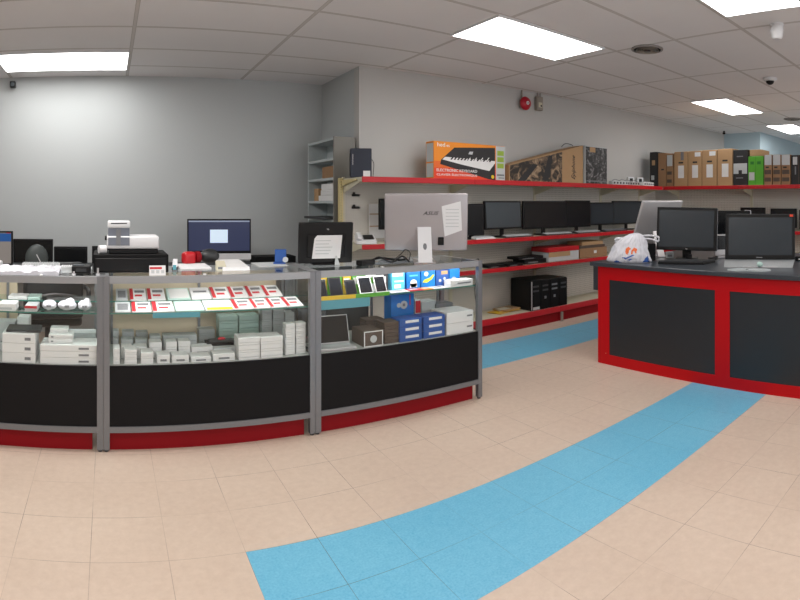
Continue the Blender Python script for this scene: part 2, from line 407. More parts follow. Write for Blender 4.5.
u, v = onz(777, 24, CZ)
t = thing('ceiling_sensor', 'white cylindrical sensor hanging from the ceiling at upper right', 'sensor', (u, v, CZ))
B().lathe([(0.052, -0.001), (0.052, -0.014), (0.046, -0.016)]).build('base', M['white'], t, True)
B().lathe([(0.046, -0.016), (0.05, -0.05), (0.042, -0.10), (0.03, -0.115), (0, -0.118)]).build('body', M['white'], t, True)
u, v = onz(770, 78, CZ)
t = thing('dome_camera', 'small white dome camera with black eye on the ceiling', 'security camera', (u, v, CZ))
B().lathe([(0.075, -0.001), (0.075, -0.02), (0.06, -0.035)]).build('base', M['white'], t, True)
B().ball((0, 0, -0.035), 0.045, 0.045, 0.04).build('lens_dome', M['black'], t, True)
u, v = onz(724, 131, CZ)
t = thing('sprinkler_head', 'tiny dark sprinkler head on the ceiling before the far blue wall', 'sprinkler', (u, v, CZ))
B().cyl((0, 0, 0), (0, 0, -0.03), 0.02).build('neck', M['dark'], t); B().ball((0, 0, -0.045), 0.03, 0.03, 0.02).build('head', M['black'], t, True)
u, z = onv(14, 86, D1)
t = thing('wall_camera', 'small black camera high on the grey back wall', 'security camera', (u, D1, z))
B().cyl((0, 0, 0.02), (0, -0.04, 0.02), 0.012).build('bracket', M['black'], t)
B().box(-0.03, 0.03, -0.1, -0.04, -0.035, 0.035, bev=0.01, seg=2).build('body', M['black'], t)
B().cyl((0, -0.1, 0), (0, -0.106, 0), 0.02).build('lens', M['screeng'], t)

u, z = onv(522, 104, D2)
t = thing('fire_alarm_bell', 'round red fire alarm bell high on the wall', 'alarm bell', (u, D2, z))
B().box(-0.05, 0.05, -0.045, 0, -0.05, 0.05, bev=0.006).build('backbox', M['bellgrey'], t)
B().lathe([(0.078, 0), (0.082, 0.02), (0.066, 0.045), (0.035, 0.055), (0, 0.056)], M4=Matrix.Translation((0, -0.045, 0)) @ Matrix.Rotation(pi / 2, 4, 'X')).build('gong', M['bellred'], t, True)
B().cyl((0, -0.1, 0), (0, -0.106, 0), 0.022).build('label_disc', M['white'], t)
B().cyl((0, -0.106, 0), (0, -0.109, 0), 0.007).build('screw', M['dark'], t)
B().cyl((-0.02, -0.02, 0.05), (-0.02, -0.02, CZ - z), 0.008).build('conduit', M['bellgrey'], t)
u, z = onv(537, 104, D2)
t = thing('alarm_junction_box', 'beige alarm box with two pipes, right of the red bell', 'electrical box', (u, D2, z))
B().box(-0.05, 0.05, -0.06, 0, -0.085, 0.085, bev=0.006).build('box', M['bellgrey'], t)
B().box(-0.03, 0.03, -0.064, -0.06, -0.05, 0.01).build('faceplate', M['cream'], t)
B().cyl((0.01, -0.064, -0.03), (0.01, -0.068, -0.03), 0.012).build('keyhole', M['dark'], t)
for x in (-0.025, 0.025): B().cyl((x, -0.03, 0.085), (x, -0.03, CZ - z), 0.008).build('conduit', M['bellgrey'], t)

# ================================================================== WHITE SHELF UNIT by the corner
SU0, SU1, SV0, SV1, SZ = 2.14, 2.37, 5.0, 5.72, 2.03
t = thing('metal_shelf_unit', 'tall pale grey metal shelf unit against the wall corner', 'shelf unit', (SU0, SV0, 0))
dx, dy = SU1 - SU0, SV1 - SV0
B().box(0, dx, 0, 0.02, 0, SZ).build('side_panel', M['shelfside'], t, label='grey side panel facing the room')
B().box(0, dx, dy - 0.02, dy, 0, SZ).build('side_panel', M['shelfw'], t)
B().box(dx - 0.012, dx, 0.02, dy - 0.02, 0, SZ).build('back_panel', M['shelfw'], t)
SHZ = [2.0, 1.80, 1.605, 1.375, 1.19, 0.9, 0.5, 0.08]
for z in SHZ: B().box(0, dx - 0.012, 0.02, dy - 0.02, z, z + 0.025).build('shelf', M['shelfw'], t)
def plain_box(name, label, cat, u0, u1, v0, v1, z0, z1, m, group=None, tape=None, bev=0.003):
    t = thing(name, label, cat, ((u0 + u1) / 2, (v0 + v1) / 2, z0), 0, group)
    a, c = (u1 - u0) / 2, (v1 - v0) / 2
    B().box(-a, a, -c, c, 0, z1 - z0, bev=bev).build('carton', m, t)
    if tape: B().box(-0.025, 0.025, -c - 0.0006, c, z1 - z0, z1 - z0 + 0.0006).build('tape', tape, t)
    return t
plain_box('cardboard_box', 'small brown cardboard box on the pale metal shelf unit', 'box', 2.15, 2.34, 5.03, 5.33, 1.6305, 1.745, M['kraft2'], tape=M['kraft'])
for i, (z0, z1, v1) in enumerate(((1.4005, 1.455, 5.42), (1.456, 1.51, 5.36), (1.511, 1.572, 5.34))):
    plain_box('carton_box', ['white carton at the bottom of the pile on the metal shelf unit', 'white carton in the middle of the pile on the metal shelf unit', 'white carton topmost of the pile on the metal shelf unit'][i], 'box', 2.145, 2.345, 5.04, v1, z0, z1, M['card'], 'white cartons on the metal shelf unit')
plain_box('cardboard_box', 'narrow tan box behind the white cartons on the metal shelf unit', 'box', 2.15, 2.34, 5.44, 5.56, 1.4005, 1.53, M['kraft'])

plain_box('document_tray', 'flat dark tray on a lower shelf of the pale metal unit', 'tray', 2.05, 2.34, 5.05, 5.6, 1.2155, 1.24, M['dark'])

# ================================================================== MAIN GONDOLA SHELVING along wall_right
GF, GB = 4.5, 4.945      # front and back (v)
PITCH = 1.24; GU = [2.197, 3.46, 4.71, 5.97, 6.90]
def gondola_bay(loc, rot, width, levels, label, end=False):
    # local x along the run, -y is the front, origin at back left foot
    t = thing('gondola_bay', label, 'shelving', loc, rot, 'red edged shop shelving bays')
    D = GB - GF; w = width
    B().box(0.02, w - 0.02, -0.03, -0.012, 0.0, 1.6).build('pegboard_panel', M['peg'], t)
    B().box(0.001, 0.02, -0.04, -0.002, 0, 1.63).build('upright', M['cream'], t)
    B().box(w - 0.02, w - 0.001, -0.04, -0.002, 0, 1.63).build('upright', M['cream'], t)
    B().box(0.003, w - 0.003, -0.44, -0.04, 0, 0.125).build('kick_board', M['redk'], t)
    B().box(0.001, w - 0.001, -D, -0.031, 0.126, 0.16).build('base_deck', M['cream'], t)
    B().box(0.001, w - 0.001, -D - 0.02, -D - 0.001, 0.11, 0.175, bev=0.004).build('base_edge', M['redm'], t)
    for z, th in levels:
        s = B().box(0.003, w - 0.003, -D, -0.031, z - th, z).build('shelf', M['cream'], t)
        B().box(0.001, w - 0.001, -D - 0.016, -D - 0.001, z - th - 0.008, z + 0.004, bev=0.003).build('shelf_edge', M['redm'], s)
        for x in (0.004, w - 0.008): B().prism([(-0.04, z - th - 0.001), (-0.04, z - th - 0.10), (-D + 0.04, z - th - 0.001)], x, x + 0.004, axis='x').build('bracket', M['cream'], s)
    return t
NAMES = ['leftmost wall shelving bay, beside the shop corner behind the large silver computer',
         'second wall shelving bay from the left, below the electronic keyboard carton',
         'third wall shelving bay from the left, with black computer towers on its deck',
         'rightmost wall shelving bay, running into the corner under the power strips']
LV = [(1.615, 0.04), (1.0, 0.032), (0.69, 0.032)]
for i in range(4):
    bay = gondola_bay((GU[i], GB, 0), 0, GU[i + 1] - GU[i] - 0.001, LV, NAMES[i])
w_ = GU[4] - GU[3]
B().box(w_ + 0.001, w_ + 0.45, -0.03, -0.012, 0, 1.6).build('corner_panel', M['peg'], bay)
B().box(w_ + 0.45, w_ + 0.465, -0.44, -0.012, 0, 1.6).build('corner_panel', M['peg'], bay)
# end upright and bracket face at the left end
t = thing('shelving_end_post', 'yellowed upright post at the left end of the red shelving', 'post', (2.175, GB - 0.02, 0))
B().box(-0.018, 0.02, -0.03, 0.02, 0, 1.62, bev=0.004).build('post', M['gold'], t)
b = B()
for k in range(60): b.box(-0.008, -0.002, -0.0306, -0.0296, 0.1 + k * 0.025, 0.113 + k * 0.025)
b.build('slots', M['dark'], t)
B().prism([(-0.031, 1.545), (-0.031, 1.6), (-0.34, 1.6), (-0.34, 1.59)], 0.004, 0.018, axis='x').build('top_bracket', M['gold'], t)
# foot strut in front of base
B_ = thing('support_strut', 'small metal foot under the red base edge of the wall shelving', 'foot', (onv(560, 316, GF + 0.0)[0], GF - 0.0, 0))
B_.location.y = 4.468
B().box(-0.012, 0.012, -0.01, 0.01, 0, 0.108).build('strut', M['bellgrey'], B_)
B().box(-0.02, 0.02, -0.012, 0.012, 0, 0.006).build('foot_plate', M['bellgrey'], B_)

# second run, facing left, at u = 6.9 .. 7.35
G2U = 7.37
for i, (v0, nm) in enumerate(((4.49, 'shelving bay in the far corner, under the tan computer cartons'), (3.25, 'far shelving bay under the black and green cartons'), (2.01, 'far shelving bay cut off by the right edge of the photo'))):
    gondola_bay((G2U, v0, 0), -pi / 2, PITCH - 0.002, LV, nm)

# ------------------------------------------------------------------ pieces on the shelving
def carton_front(t, w, d, h, m, items, name='carton'):
    """box with front at y=-d/2 and thin prints on the front; items = (name, x0, x1, z0, z1, mat, [label]) in 0..1"""
    B().box(-w / 2, w / 2, -d / 2, d / 2, 0, h, bev=min(0.004, w * 0.05)).build(name, m, t)
    for k, it in enumerate(items):
        nm, x0, x1, z0, z1, mm = it[:6]
        B().box(-w / 2 + x0 * w, -w / 2 + x1 * w, -d / 2 - 0.0012 - 0.0003 * k, -d / 2, z0 * h, z1 * h).build(nm, mm, t)

# electronic keyboard box
ku0, _ = onv(431.5, 180, 4.60); ku1, _ = onv(506, 180, 4.56)
kw = ku1 - ku0; kh = 0.375; kd = 0.14
t = thing('keyboard_carton', 'orange and red electronic keyboard carton on the top red shelf', 'box', ((ku0 + ku1) / 2, 4.64, 1.6155), 0.02)
B().box(-kw / 2, kw / 2, -kd / 2, kd / 2, 0, kh, bev=0.003).build('carton', M['orange'], t)
fy = -kd / 2
b = B(); b.box(-kw / 2 + 0.002, kw / 2 * 0.8, fy - 0.0008, fy, 0.002, kh * 0.30); b.build('red_print_band', M['orred'], t)
b = B(); b.box(-kw / 2 + 0.002, kw / 2 * 0.8, fy - 0.0006, fy, kh * 0.30, kh * 0.48)
b.build('orange_print_band', mat('deep_orange_print', s2l(230, 104, 36), 0.5), t)
def kb(px, py):  # from the 800x502 crop of the box (front face x 85..775, y 60..445)
    return (-kw / 2 + (px - 85) / 690 * kw, kh * (1 - (py - (52 + (px - 85) * 0.085)) / ((425 - 52) + (px - 85) * -0.045)))
b = B()
b.prism([kb(*p) for p in ((150, 235), (270, 120), (670, 125), (670, 445), (600, 432), (140, 280))], fy - 0.0012, fy - 0.0009, 0)
b.prism([kb(*p) for p in ((160, 235), (185, 210), (670, 255), (670, 275), (610, 352), (350, 290))], fy - 0.0018, fy - 0.0014, 1)
for k in range(13):
    x = 240 + k * 31
    b.prism([kb(*p) for p in ((x - 8, 212 + (x - 240) * 0.07 + 22), (x + 6, 212 + (x - 240) * 0.07 + 28), (x + 26 + k, 212 + (x - 240) * 0.04), (x + 12 + k, 210 + (x - 240) * 0.04))], fy - 0.0024, fy - 0.002, 0)
for k in range(4):
    x = 385 + k * 62
    b.prism([kb(*p) for p in ((x, 262), (x + 8, 266), (x + 40, 222), (x + 32, 220))], fy - 0.0028, fy - 0.0025, 1)
b.prism([kb(*p) for p in ((402, 185), (415, 160), (450, 162), (440, 190))], fy - 0.0018, fy - 0.0014, 2)
b.build('keyboard_picture', [M['inkd'], M['card'], M['cardg']], t)
text(t, 'lettering', 'ELECTRONIC KEYBOARD', (kb(298, 346)[0], fy - 0.002, kb(298, 346)[1]), kw * 0.55, 0.028, M['card'])
text(t, 'lettering', 'CLAVIER ÉLECTRONIQUE', (kb(298, 388)[0], fy - 0.002, kb(298, 388)[1]), kw * 0.55, 0.03, M['card'])
text(t, 'logo_lettering', 'hed', (kb(150, 90)[0], fy - 0.001, kb(150, 90)[1]), kw * 0.10, 0.04, M['card'])
text(t, 'logo_lettering', '.45', (kb(208, 103)[0], fy - 0.001, kb(208, 103)[1]), kw * 0.055, 0.02, M['card'])
b = B()
b.box(kw / 2 * 0.72, kw / 2 - 0.001, fy - 0.002, fy, 0.002, kh - 0.004, 0)
for k in range(3): b.box(kw / 2 * 0.76, kw / 2 * 0.96, fy - 0.0024, fy - 0.002, kh * (0.36 + k * 0.18), kh * (0.50 + k * 0.18), 1)
b.box(kw / 2 * 0.75, kw / 2 * 0.97, fy - 0.0024, fy - 0.002, kh * 0.14, kh * 0.19, 2)
b.box(kw / 2 * 0.8, kw / 2 * 0.97, fy - 0.0024, fy - 0.002, kh * 0.07, kh * 0.10, 2)
b.build('side_print', [M['cardg'], M['lime'], M['ink']], t)
B().cyl((kb(645, 410)[0], fy - 0.003, kb(645, 410)[1]), (kb(645, 410)[0], fy - 0.0022, kb(645, 410)[1]), 0.02).build('yellow_sticker', M['yellow'], t)
b = B(); b.box(-kw / 2 - 0.001, -kw / 2, -kd / 2 + 0.01, kd / 2 - 0.01, 0.02, kh * 0.42); b.box(-kw / 2 - 0.001, -kw / 2, -kd / 2 + 0.01, kd / 2 - 0.01, kh * 0.46, kh * 0.95)
b.build('end_print', M['cardg'], t)

# guitar carton: long, lying on its edge pointing away from the corner, tall end to the right
g0u, g0z = onv(509, 186, 4.9)
gx0, gx1 = 4.16, 5.02
t = thing('guitar_carton', 'long guitar carton with dark picture and tan band on the top shelf', 'box', (0, 0, 1.6155))
# front face polygon along u; grows taller toward the right end
def gquad(fu0, fu1, z0a, z1a, z0b, z1b, fv0, fv1, off): return fu0
gA = Vector((onv(509, 186, 4.62)[0], 4.62)); gB = Vector((onv(583, 186, 4.62)[0], 4.62))   # front bottom edge, running toward the viewer
gd = (gB - gA).normalized(); gn = Vector((-gd.y, gd.x))
Lg = (gB - gA).length
t.location = (gA.x, gA.y, 1.6155); t.rotation_euler = (0, 0, atan2(gd.y, gd.x))
o = bmesh.new()
hA, hB, dA, dB = onv(509, 165, 4.62)[1] - 1.6155, onv(583, 145.5, 4.62)[1] - 1.6155, 0.22, 0.22
vs = [o.verts.new(p) for p in ((0, 0, 0), (Lg, 0, 0), (Lg, dB, 0), (0, dA, 0), (0, 0, hA), (Lg, 0, hB), (Lg, dB, hB), (0, dA, hA))]
for f in ((0, 1, 5, 4), (1, 2, 6, 5), (2, 3, 7, 6), (3, 0, 4, 7), (4, 5, 6, 7), (3, 2, 1, 0)): o.faces.new([vs[i] for i in f])
bmesh.ops.recalc_face_normals(o, faces=o.faces[:])
b = B(); b._add(o, 0); b.build('carton', M['kraft'], t)
def gp(s, q, off=0.0): return (s * Lg, -off, q * (hA + (hB - hA) * s))
def gface(b, pts, off, m):
    o = bmesh.new(); A = [o.verts.new(gp(s, q, off)) for s, q in pts]; o.faces.new(A)
    Bq = [o.verts.new(gp(s, q, off - 0.0008)) for s, q in pts]; o.faces.new(Bq[::-1])
    n = len(pts)
    for i in range(n): o.faces.new((A[i], A[(i + 1) % n], Bq[(i + 1) % n], Bq[i]))
    bmesh.ops.recalc_face_normals(o, faces=o.faces[:]); b._add(o, m)
def photo_print(name, c0, c1, c2, scale):
    m = bpy.data.materials.new(name); m.use_nodes = True; N = m.node_tree.nodes; L = m.node_tree.links
    tc = N.new('ShaderNodeTexCoord'); no = N.new('ShaderNodeTexNoise'); no.inputs['Scale'].default_value = scale; no.inputs['Detail'].default_value = 3; no.inputs['Distortion'].default_value = 1.5
    r = N.new('ShaderNodeValToRGB'); e = r.color_ramp.elements; e[0].position = 0.42; e[0].color = (*c0, 1); e[1].position = 0.72; e[1].color = (*c2, 1)
    k = e.new(0.56); k.color = (*c1, 1)
    L.new(tc.outputs['Object'], no.inputs['Vector']); L.new(no.outputs['Fac'], r.inputs[0]); L.new(r.outputs[0], N['Principled BSDF'].inputs['Base Color'])
    N['Principled BSDF'].inputs['Roughness'].default_value = 0.55
    MATS[name] = m; return m
PH1 = photo_print('dark_photo_print', s2l(40, 34, 30), s2l(112, 92, 72), s2l(170, 146, 118), 11)
PH2 = photo_print('grey_photo_print', s2l(34, 34, 36), s2l(74, 74, 76), s2l(150, 150, 152), 14)
b = B(); gface(b, [(0.01, 0.02), (0.69, 0.02), (0.69, 0.97), (0.01, 0.97)], 0.001, 0)
b.build('picture_print', PH1, t)
b = B(); gface(b, [(0.1, 0.05), (0.2, 0.05), (0.36, 0.7), (0.30, 0.78)], 0.0018, 0); gface(b, [(0.42, 0.1), (0.5, 0.1), (0.56, 0.95), (0.5, 0.95)], 0.0018, 0)
b.build('dark_figure_print', M['inkd'], t)
text(t, 'lettering', 'Epiphone', (Lg * 0.86, -0.0005, 0.20), 0.30, 0.085, M['inkd'], shear=0.5, vertical=True)
B().tube([(Lg * 0.75, 0.08, hB * 0.93), (Lg * 0.82, 0.1, hB + 0.012), (Lg * 0.92, 0.12, hB + 0.014), (Lg * 0.97, 0.14, hB + 0.002)], 0.005).build('strap', M['dark'], t)

gx0 = onv(585.2, 186, 4.60)[0]; gx1 = onv(607, 186, 4.60)[0]; gw = gx1 - gx0; gh = onv(595, 146.5, 4.60)[1] - 1.6155
t = thing('picture_carton', 'tall dark carton with a grey photo print, right of the guitar carton', 'box', ((gx0 + gx1) / 2, 4.71, 1.6155))
B().box(-gw / 2, gw / 2, -0.11, 0.11, 0, gh, bev=0.003).build('carton', M['cardg'], t)
B().box(-gw / 2 + 0.008, gw / 2 - 0.004, -0.1115, -0.11, 0.006, gh - 0.012).build('picture_print', PH2, t)
B().box(-gw * 0.3, -gw * 0.05, -0.1125, -0.1116, gh * 0.84, gh * 0.97).build('sticker', M['kraft'], t)
B().box(-gw / 2 + 0.02, gw / 2 - 0.02, -0.1125, -0.1116, gh * 0.07, gh * 0.1).build('text_print', M['ink'], t)
# navy machine on the shelf's left end
u0, _ = onv(347, 170, 4.7); u1, _ = onv(370, 170, 4.7)
t = thing('desktop_tower', 'slim navy computer case standing on the left end of the top shelf', 'computer', ((u0 + u1) / 2 + 0.03, 4.72, 1.6155), -0.35)
B().box(-0.1, 0.1, -0.05, 0.05, 0, 0.275, bev=0.006).build('case', M['navy'], t)
B().box(-0.102, -0.1, -0.04, 0.04, 0.02, 0.23).build('front_bezel', M['black'], t)
B().box(0.02, 0.085, -0.0515, -0.05, 0.01, 0.065).build('sticker', M['paper'], t)
B().box(-0.08, -0.075, -0.0515, -0.05, 0.12, 0.22).build('trim_line', M['silver'], t)
B().tube([(0.1, 0, 0.18), (0.125, 0, 0.14), (0.12, -0.01, 0.05), (0.115, -0.02, 0.004)], 0.003).build('cable', M['black'], t)

# tangle of power strips on the right of the top shelf
def px_front(x, v): return onv(x, 186, v)[0]
pu0, pu1 = px_front(611, 4.6), px_front(655, 4.6)
for k in range(3):
    uu = pu0 + (pu1 - pu0) * (0.18 + 0.32 * k)
    t = thing('power_strip', ['grey power strip nearest the guitar carton on the top shelf', 'grey power strip in the middle of the pile on the top shelf', 'pale power strip nearest the shelf corner'][k], 'power strip', (uu, 4.62 + 0.03 * (k % 2), 1.6155), 0.1 * (k - 1), 'power strips on the top shelf')
    wv = (pu1 - pu0) * 0.15
    B().box(-wv, wv, -0.04, 0.04, 0, 0.06, bev=0.008, seg=2).build('body', [M['cardg'], M['silver'], M['white']][k], t)
    each('socket', [(-wv * 0.85 + q * wv * 0.38, -wv * 0.65 + q * wv * 0.38, -0.0412, -0.04, 0.02, 0.045) for q in range(5)], M['dark'], t)
    B().tube([(-wv * 0.9, -0.02, 0.064), (-wv * 0.4, 0.0, 0.078), (0, -0.015, 0.066), (wv * 0.5, 0.01, 0.08), (wv * 0.95, 0, 0.066)], 0.005).build('cable', M['ink'], t)
for k, x in enumerate((632, 641)):
    uu = px_front(x, 4.75)
    t = thing('desk_speaker', ['left small white cube speaker behind the power strips', 'right small white cube speaker behind the power strips'][k], 'speaker', (uu, 4.78, 1.6155), -0.6, 'white cube speakers')
    B().box(-0.05, 0.05, -0.045, 0.045, 0, 0.135, bev=0.01, seg=2).build('body', M['white'], t)
    B().box(-0.024, 0.024, -0.047, -0.045, 0.07, 0.115).build('speaker_cone', M['black'], t)

# cartons on the top of the second run (faces at u = 6.95)
def g2box(name, label, x0, x1, ytop, m, items, uf=6.97, d=0.34, z=1.6155, group=None):
    v0 = onu(x0, 190, uf)[0]; v1 = onu(x1, 190, uf)[0]; zt = onu((x0 + x1) / 2, ytop, uf)[1]
    t = thing(name, label, 'box', (uf + d / 2, (v0 + v1) / 2, z), -pi / 2, group)
    carton_front(t, abs(v0 - v1) - 0.006, d, zt - z, m, items)
    return t, abs(v0 - v1) - 0.006, zt - z
M['blackcard'] = mat('black_cardboard', s2l(38, 38, 40), 0.6, var=0.1)
g2box('computer_carton', 'black carton with orange emblem, leftmost on the far shelf', 649.5, 657.5, 152, M['blackcard'],
      [('emblem', 0.3, 0.7, 0.62, 0.76, M['kraft']), ('sticker', 0.2, 0.6, 0.2, 0.33, M['cardg'])], uf=6.97)
g2box('computer_carton', 'slim plain brown carton beside the black one with the emblem', 658, 666, 153, M['kraft2'], [('handle_slot', 0.4, 0.75, 0.49, 0.53, M['inkd'])], uf=6.97)
g2box('monitor_carton', 'narrow brown carton with red marks and white top print', 666.3, 673.2, 153.5, M['kraft2'],
      [('top_print', 0.1, 0.9, 0.62, 0.95, M['cardg']), ('red_mark', 0.1, 0.8, 0.36, 0.46, M['brown']), ('red_mark', 0.1, 0.8, 0.12, 0.22, M['brown'])])
tan = [(674, 687.6, 151.7, 'tan computer carton with green tape, the first with a white label'), (688, 701.7, 151, 'second tan computer carton with a white label'), (702, 716.8, 150, 'third tan computer carton with a white label and paper sticker'), (717.2, 732.6, 148.8, 'tallest tan computer carton with a white label, next to the black one')]
for i, (x0, x1, yt, lb) in enumerate(tan):
    its = [('white_label', 0.3, 0.74, 0.24, 0.60, M['card']), ('handle_slot', 0.34, 0.68, 0.66, 0.705, M['inkd'])]
    if i == 0: its.append(('tape', 0.5, 0.72, 0.75, 0.99, M['ink']))
    if i in (1, 2): its.append(('paper_sticker', 0.5, 0.92, 0.84, 0.96, M['paper']))
    t, ww, hh = g2box('computer_carton', lb, x0, x1, yt, M['kraft'], its, group='tan computer cartons on the far shelf')
t, ww, hh = g2box('computer_carton', 'black and white carton between the tan ones and the green one', 733, 747.6, 149.8, M['blackcard'],
      [('white_print', 0.02, 0.98, 0.33, 0.62, M['cardg']), ('handle_slot', 0.38, 0.62, 0.32, 0.43, M['inkd']), ('white_line', 0.25, 0.7, 0.80, 0.83, M['ink']), ('white_line', 0.2, 0.7, 0.20, 0.23, M['ink'])])
g2box('computer_carton', 'bright green carton on the far shelf', 748, 763.4, 156.2, M['green'],
      [('white_label', 0.06, 0.42, 0.18, 0.45, M['cardg']), ('dark_mark', 0.15, 0.38, 0.72, 0.82, M['dgreen']), ('dark_mark', 0.6, 0.84, 0.72, 0.82, M['dgreen']), ('fold_line', 0.495, 0.505, 0.0, 1.0, M['dgreen'])])
v0 = onu(750.5, 190, 7.03)[0]; v1 = onu(762.5, 190, 7.03)[0]
zt = onu(755.7, 156.2, 6.97)[1] + 0.008
plain_box('cardboard_box', 'flat tan box lying on the bright green carton', 'box', 7.0, 7.28, min(v0, v1), max(v0, v1), zt, zt + 0.085, M['kraft'])
for i, (x0, x1) in enumerate(((764, 772), (772.5, 780.8), (781.2, 790.4))):
    g2box('monitor_carton', ['left', 'middle', 'right'][i] + ' of the three slim brown and white cartons right of the green one', x0, x1, 154.6, M['kraft2'],
          [('top_print', 0.04, 0.96, 0.66, 0.99, M['cardg']), ('red_mark', 0.08, 0.9, 0.36, 0.50, M['brown']), ('red_mark', 0.08, 0.9, 0.12, 0.25, M['brown']), ('small_print', 0.2, 0.6, 0.56, 0.61, M['inkd'])], group='three slim brown cartons')
g2box('computer_carton', 'black carton at the right edge of the far shelf', 790.9, 806, 155, M['blackcard'],
      [('white_label', 0.12, 0.42, 0.68, 0.94, M['cardg']), ('white_line', 0.25, 0.34, 0.35, 0.62, M['ink']), ('fold_line', 0.5, 0.53, 0, 1, M['brown'])])

# ------------------------------------------------------------------ monitors
def monitor(name, label, loc, rot, w, h, lift, tilt=0.0, depth=0.03, body='black', scr='screen2', bezel=0.016, base=True, back=False, group=None, neck_w=0.05, base_w=0.2, cat='monitor', thick_back=True, chin=0.0):
    t = thing(name, label, cat, loc, rot, group)
    Rm = Matrix.Translation((0, 0, lift)) @ Matrix.Rotation(-tilt, 4, 'X')
    b = B().box(-w / 2, w / 2, -depth / 2, depth / 2, 0, h, bev=0.004, seg=2, M4=Rm)
    if thick_back: b.box(-w * 0.3, w * 0.3, depth / 2, depth / 2 + 0.025, h * 0.2, h * 0.75, bev=0.006, M4=Rm)
    b.build('housing', M[body], t)
    s = 1 if back else -1
    B().box(-w / 2 + bezel, w / 2 - bezel, -depth / 2 - 0.0015, -depth / 2, bezel * 1.2 + chin, h - bezel, M4=Rm).build('screen', M[scr], t)
    if base:
        B().box(-neck_w / 2, neck_w / 2, 0.02, 0.045, 0.006, lift + h * 0.35, bev=0.004).build('neck', M['black'], t)
        B().box(-base_w / 2, base_w / 2, -0.07, 0.10, 0, 0.014, bev=0.005, seg=2).build('base', M['black'], t)
    return t

# row on the middle wall shelf
SH = 1.0045
row = [(462, 483.5, 204, 236, 'screen2', 'black monitor half hidden right of the large silver computer'),
       (484, 522, 201, 229, 'screeng', 'monitor with a grey shining screen on the middle wall shelf'),
       (523.5, 565, 201, 228.5, 'screen2', 'black monitor right of the grey screened one on the middle shelf'),
       (566, 589.5, 200.5, 227, 'screen2', 'black monitor in the middle of the row on the middle shelf'),
       (590, 613, 202.5, 225, 'screen', 'dark grey monitor second from the right in the shelf row'),
       (613.5, 641, 201, 224, 'screen', 'rightmost dark monitor of the row on the wall shelf')]
for i, (x0, x1, yt, yb, sc, lb) in enumerate(row):
    vv = 4.66
    u0, z1 = onv(x0, yt, vv); u1, z0 = onv(x1, yb, vv)
    z1 = onv((x0 + x1) / 2, yt, vv)[1]; z0 = onv((x0 + x1) / 2, yb, vv)[1]
    monitor('monitor', lb, ((u0 + u1) / 2, vv, SH), -0.06 if i != 1 else 0.03, u1 - u0 - 0.012, z1 - z0, max(z0 - SH, 0.03), tilt=0.07 if i == 1 else 0.03, scr=sc, group='monitors on the middle wall shelf', thick_back=False)
# monitors on far run middle shelf
for i, (x0, x1, yt) in enumerate(((740.5, 765, 207.5), (770.5, 796.5, 208.5))):
    vv0 = onu(x0, 210, 7.05)[0]; vv1 = onu(x1, 210, 7.05)[0]; z1 = onu((x0 + x1) / 2, yt, 7.05)[1]
    monitor('monitor', ['left', 'right'][i] + ' black monitor on the far shelf beneath the cartons', (7.06, (vv0 + vv1) / 2, SH), -pi / 2, vv0 - vv1, 0.26, z1 - SH - 0.26, group='monitors on the far shelf', thick_back=False)
vv0 = onu(799, 210, 7.05)[0]
monitor('monitor', 'monitor with a blue lit screen at the right edge on the far shelf', (7.06, vv0 - 0.17, SH), -pi / 2, 0.33, 0.26, 0.02, scr='bluescr', thick_back=False)

# keyboards lying before the monitors
def keyboard(label, loc, rot, w, d, body='black', group=None, keys='dark'):
    t = thing('computer_keyboard', label, 'keyboard', loc, rot, group)
    B().prism([(-d / 2, 0), (d / 2, 0), (d / 2, 0.024), (-d / 2, 0.012)], -w / 2, w / 2, axis='x').build('body', M[body], t)
    b = B(); sl = 0.012 / d
    for r in range(5):
        y = -d / 2 + d * (0.12 + 0.17 * r)
        for c in range(14):
            x = -w / 2 + w * (0.03 + c * 0.0675)
            z = 0.012 + (y + d / 2) * sl + 0.0005
            b.box(x, x + w * 0.055, y, y + d * 0.13, z, z + 0.007)
    b.build('keys', M[keys], t)
    return t
for i, (x0, x1, m) in enumerate(((473, 492, 'card'), (503, 530, 'aludark'), (543, 570, 'aludark'), (575, 598, 'aludark'), (603, 624, 'dark'))):  # grey bodies: silver darkened, the shelf's shadow put into their colour
    u0 = onv(x0, 240, 4.56)[0]; u1 = onv(x1, 240, 4.56)[0]
    keyboard(['white keyboard lying left on the middle wall shelf', 'grey keyboard below the grey screened monitor', 'grey keyboard in front of the black monitor on the middle shelf', 'grey keyboard left of the dark one on the middle shelf', 'dark keyboard rightmost on the middle wall shelf'][i],
             ((u0 + u1) / 2, 4.545, SH), 0, u1 - u0, 0.085, m, 'keyboards on the middle wall shelf', 'cardg' if m != 'dark' else 'ink')

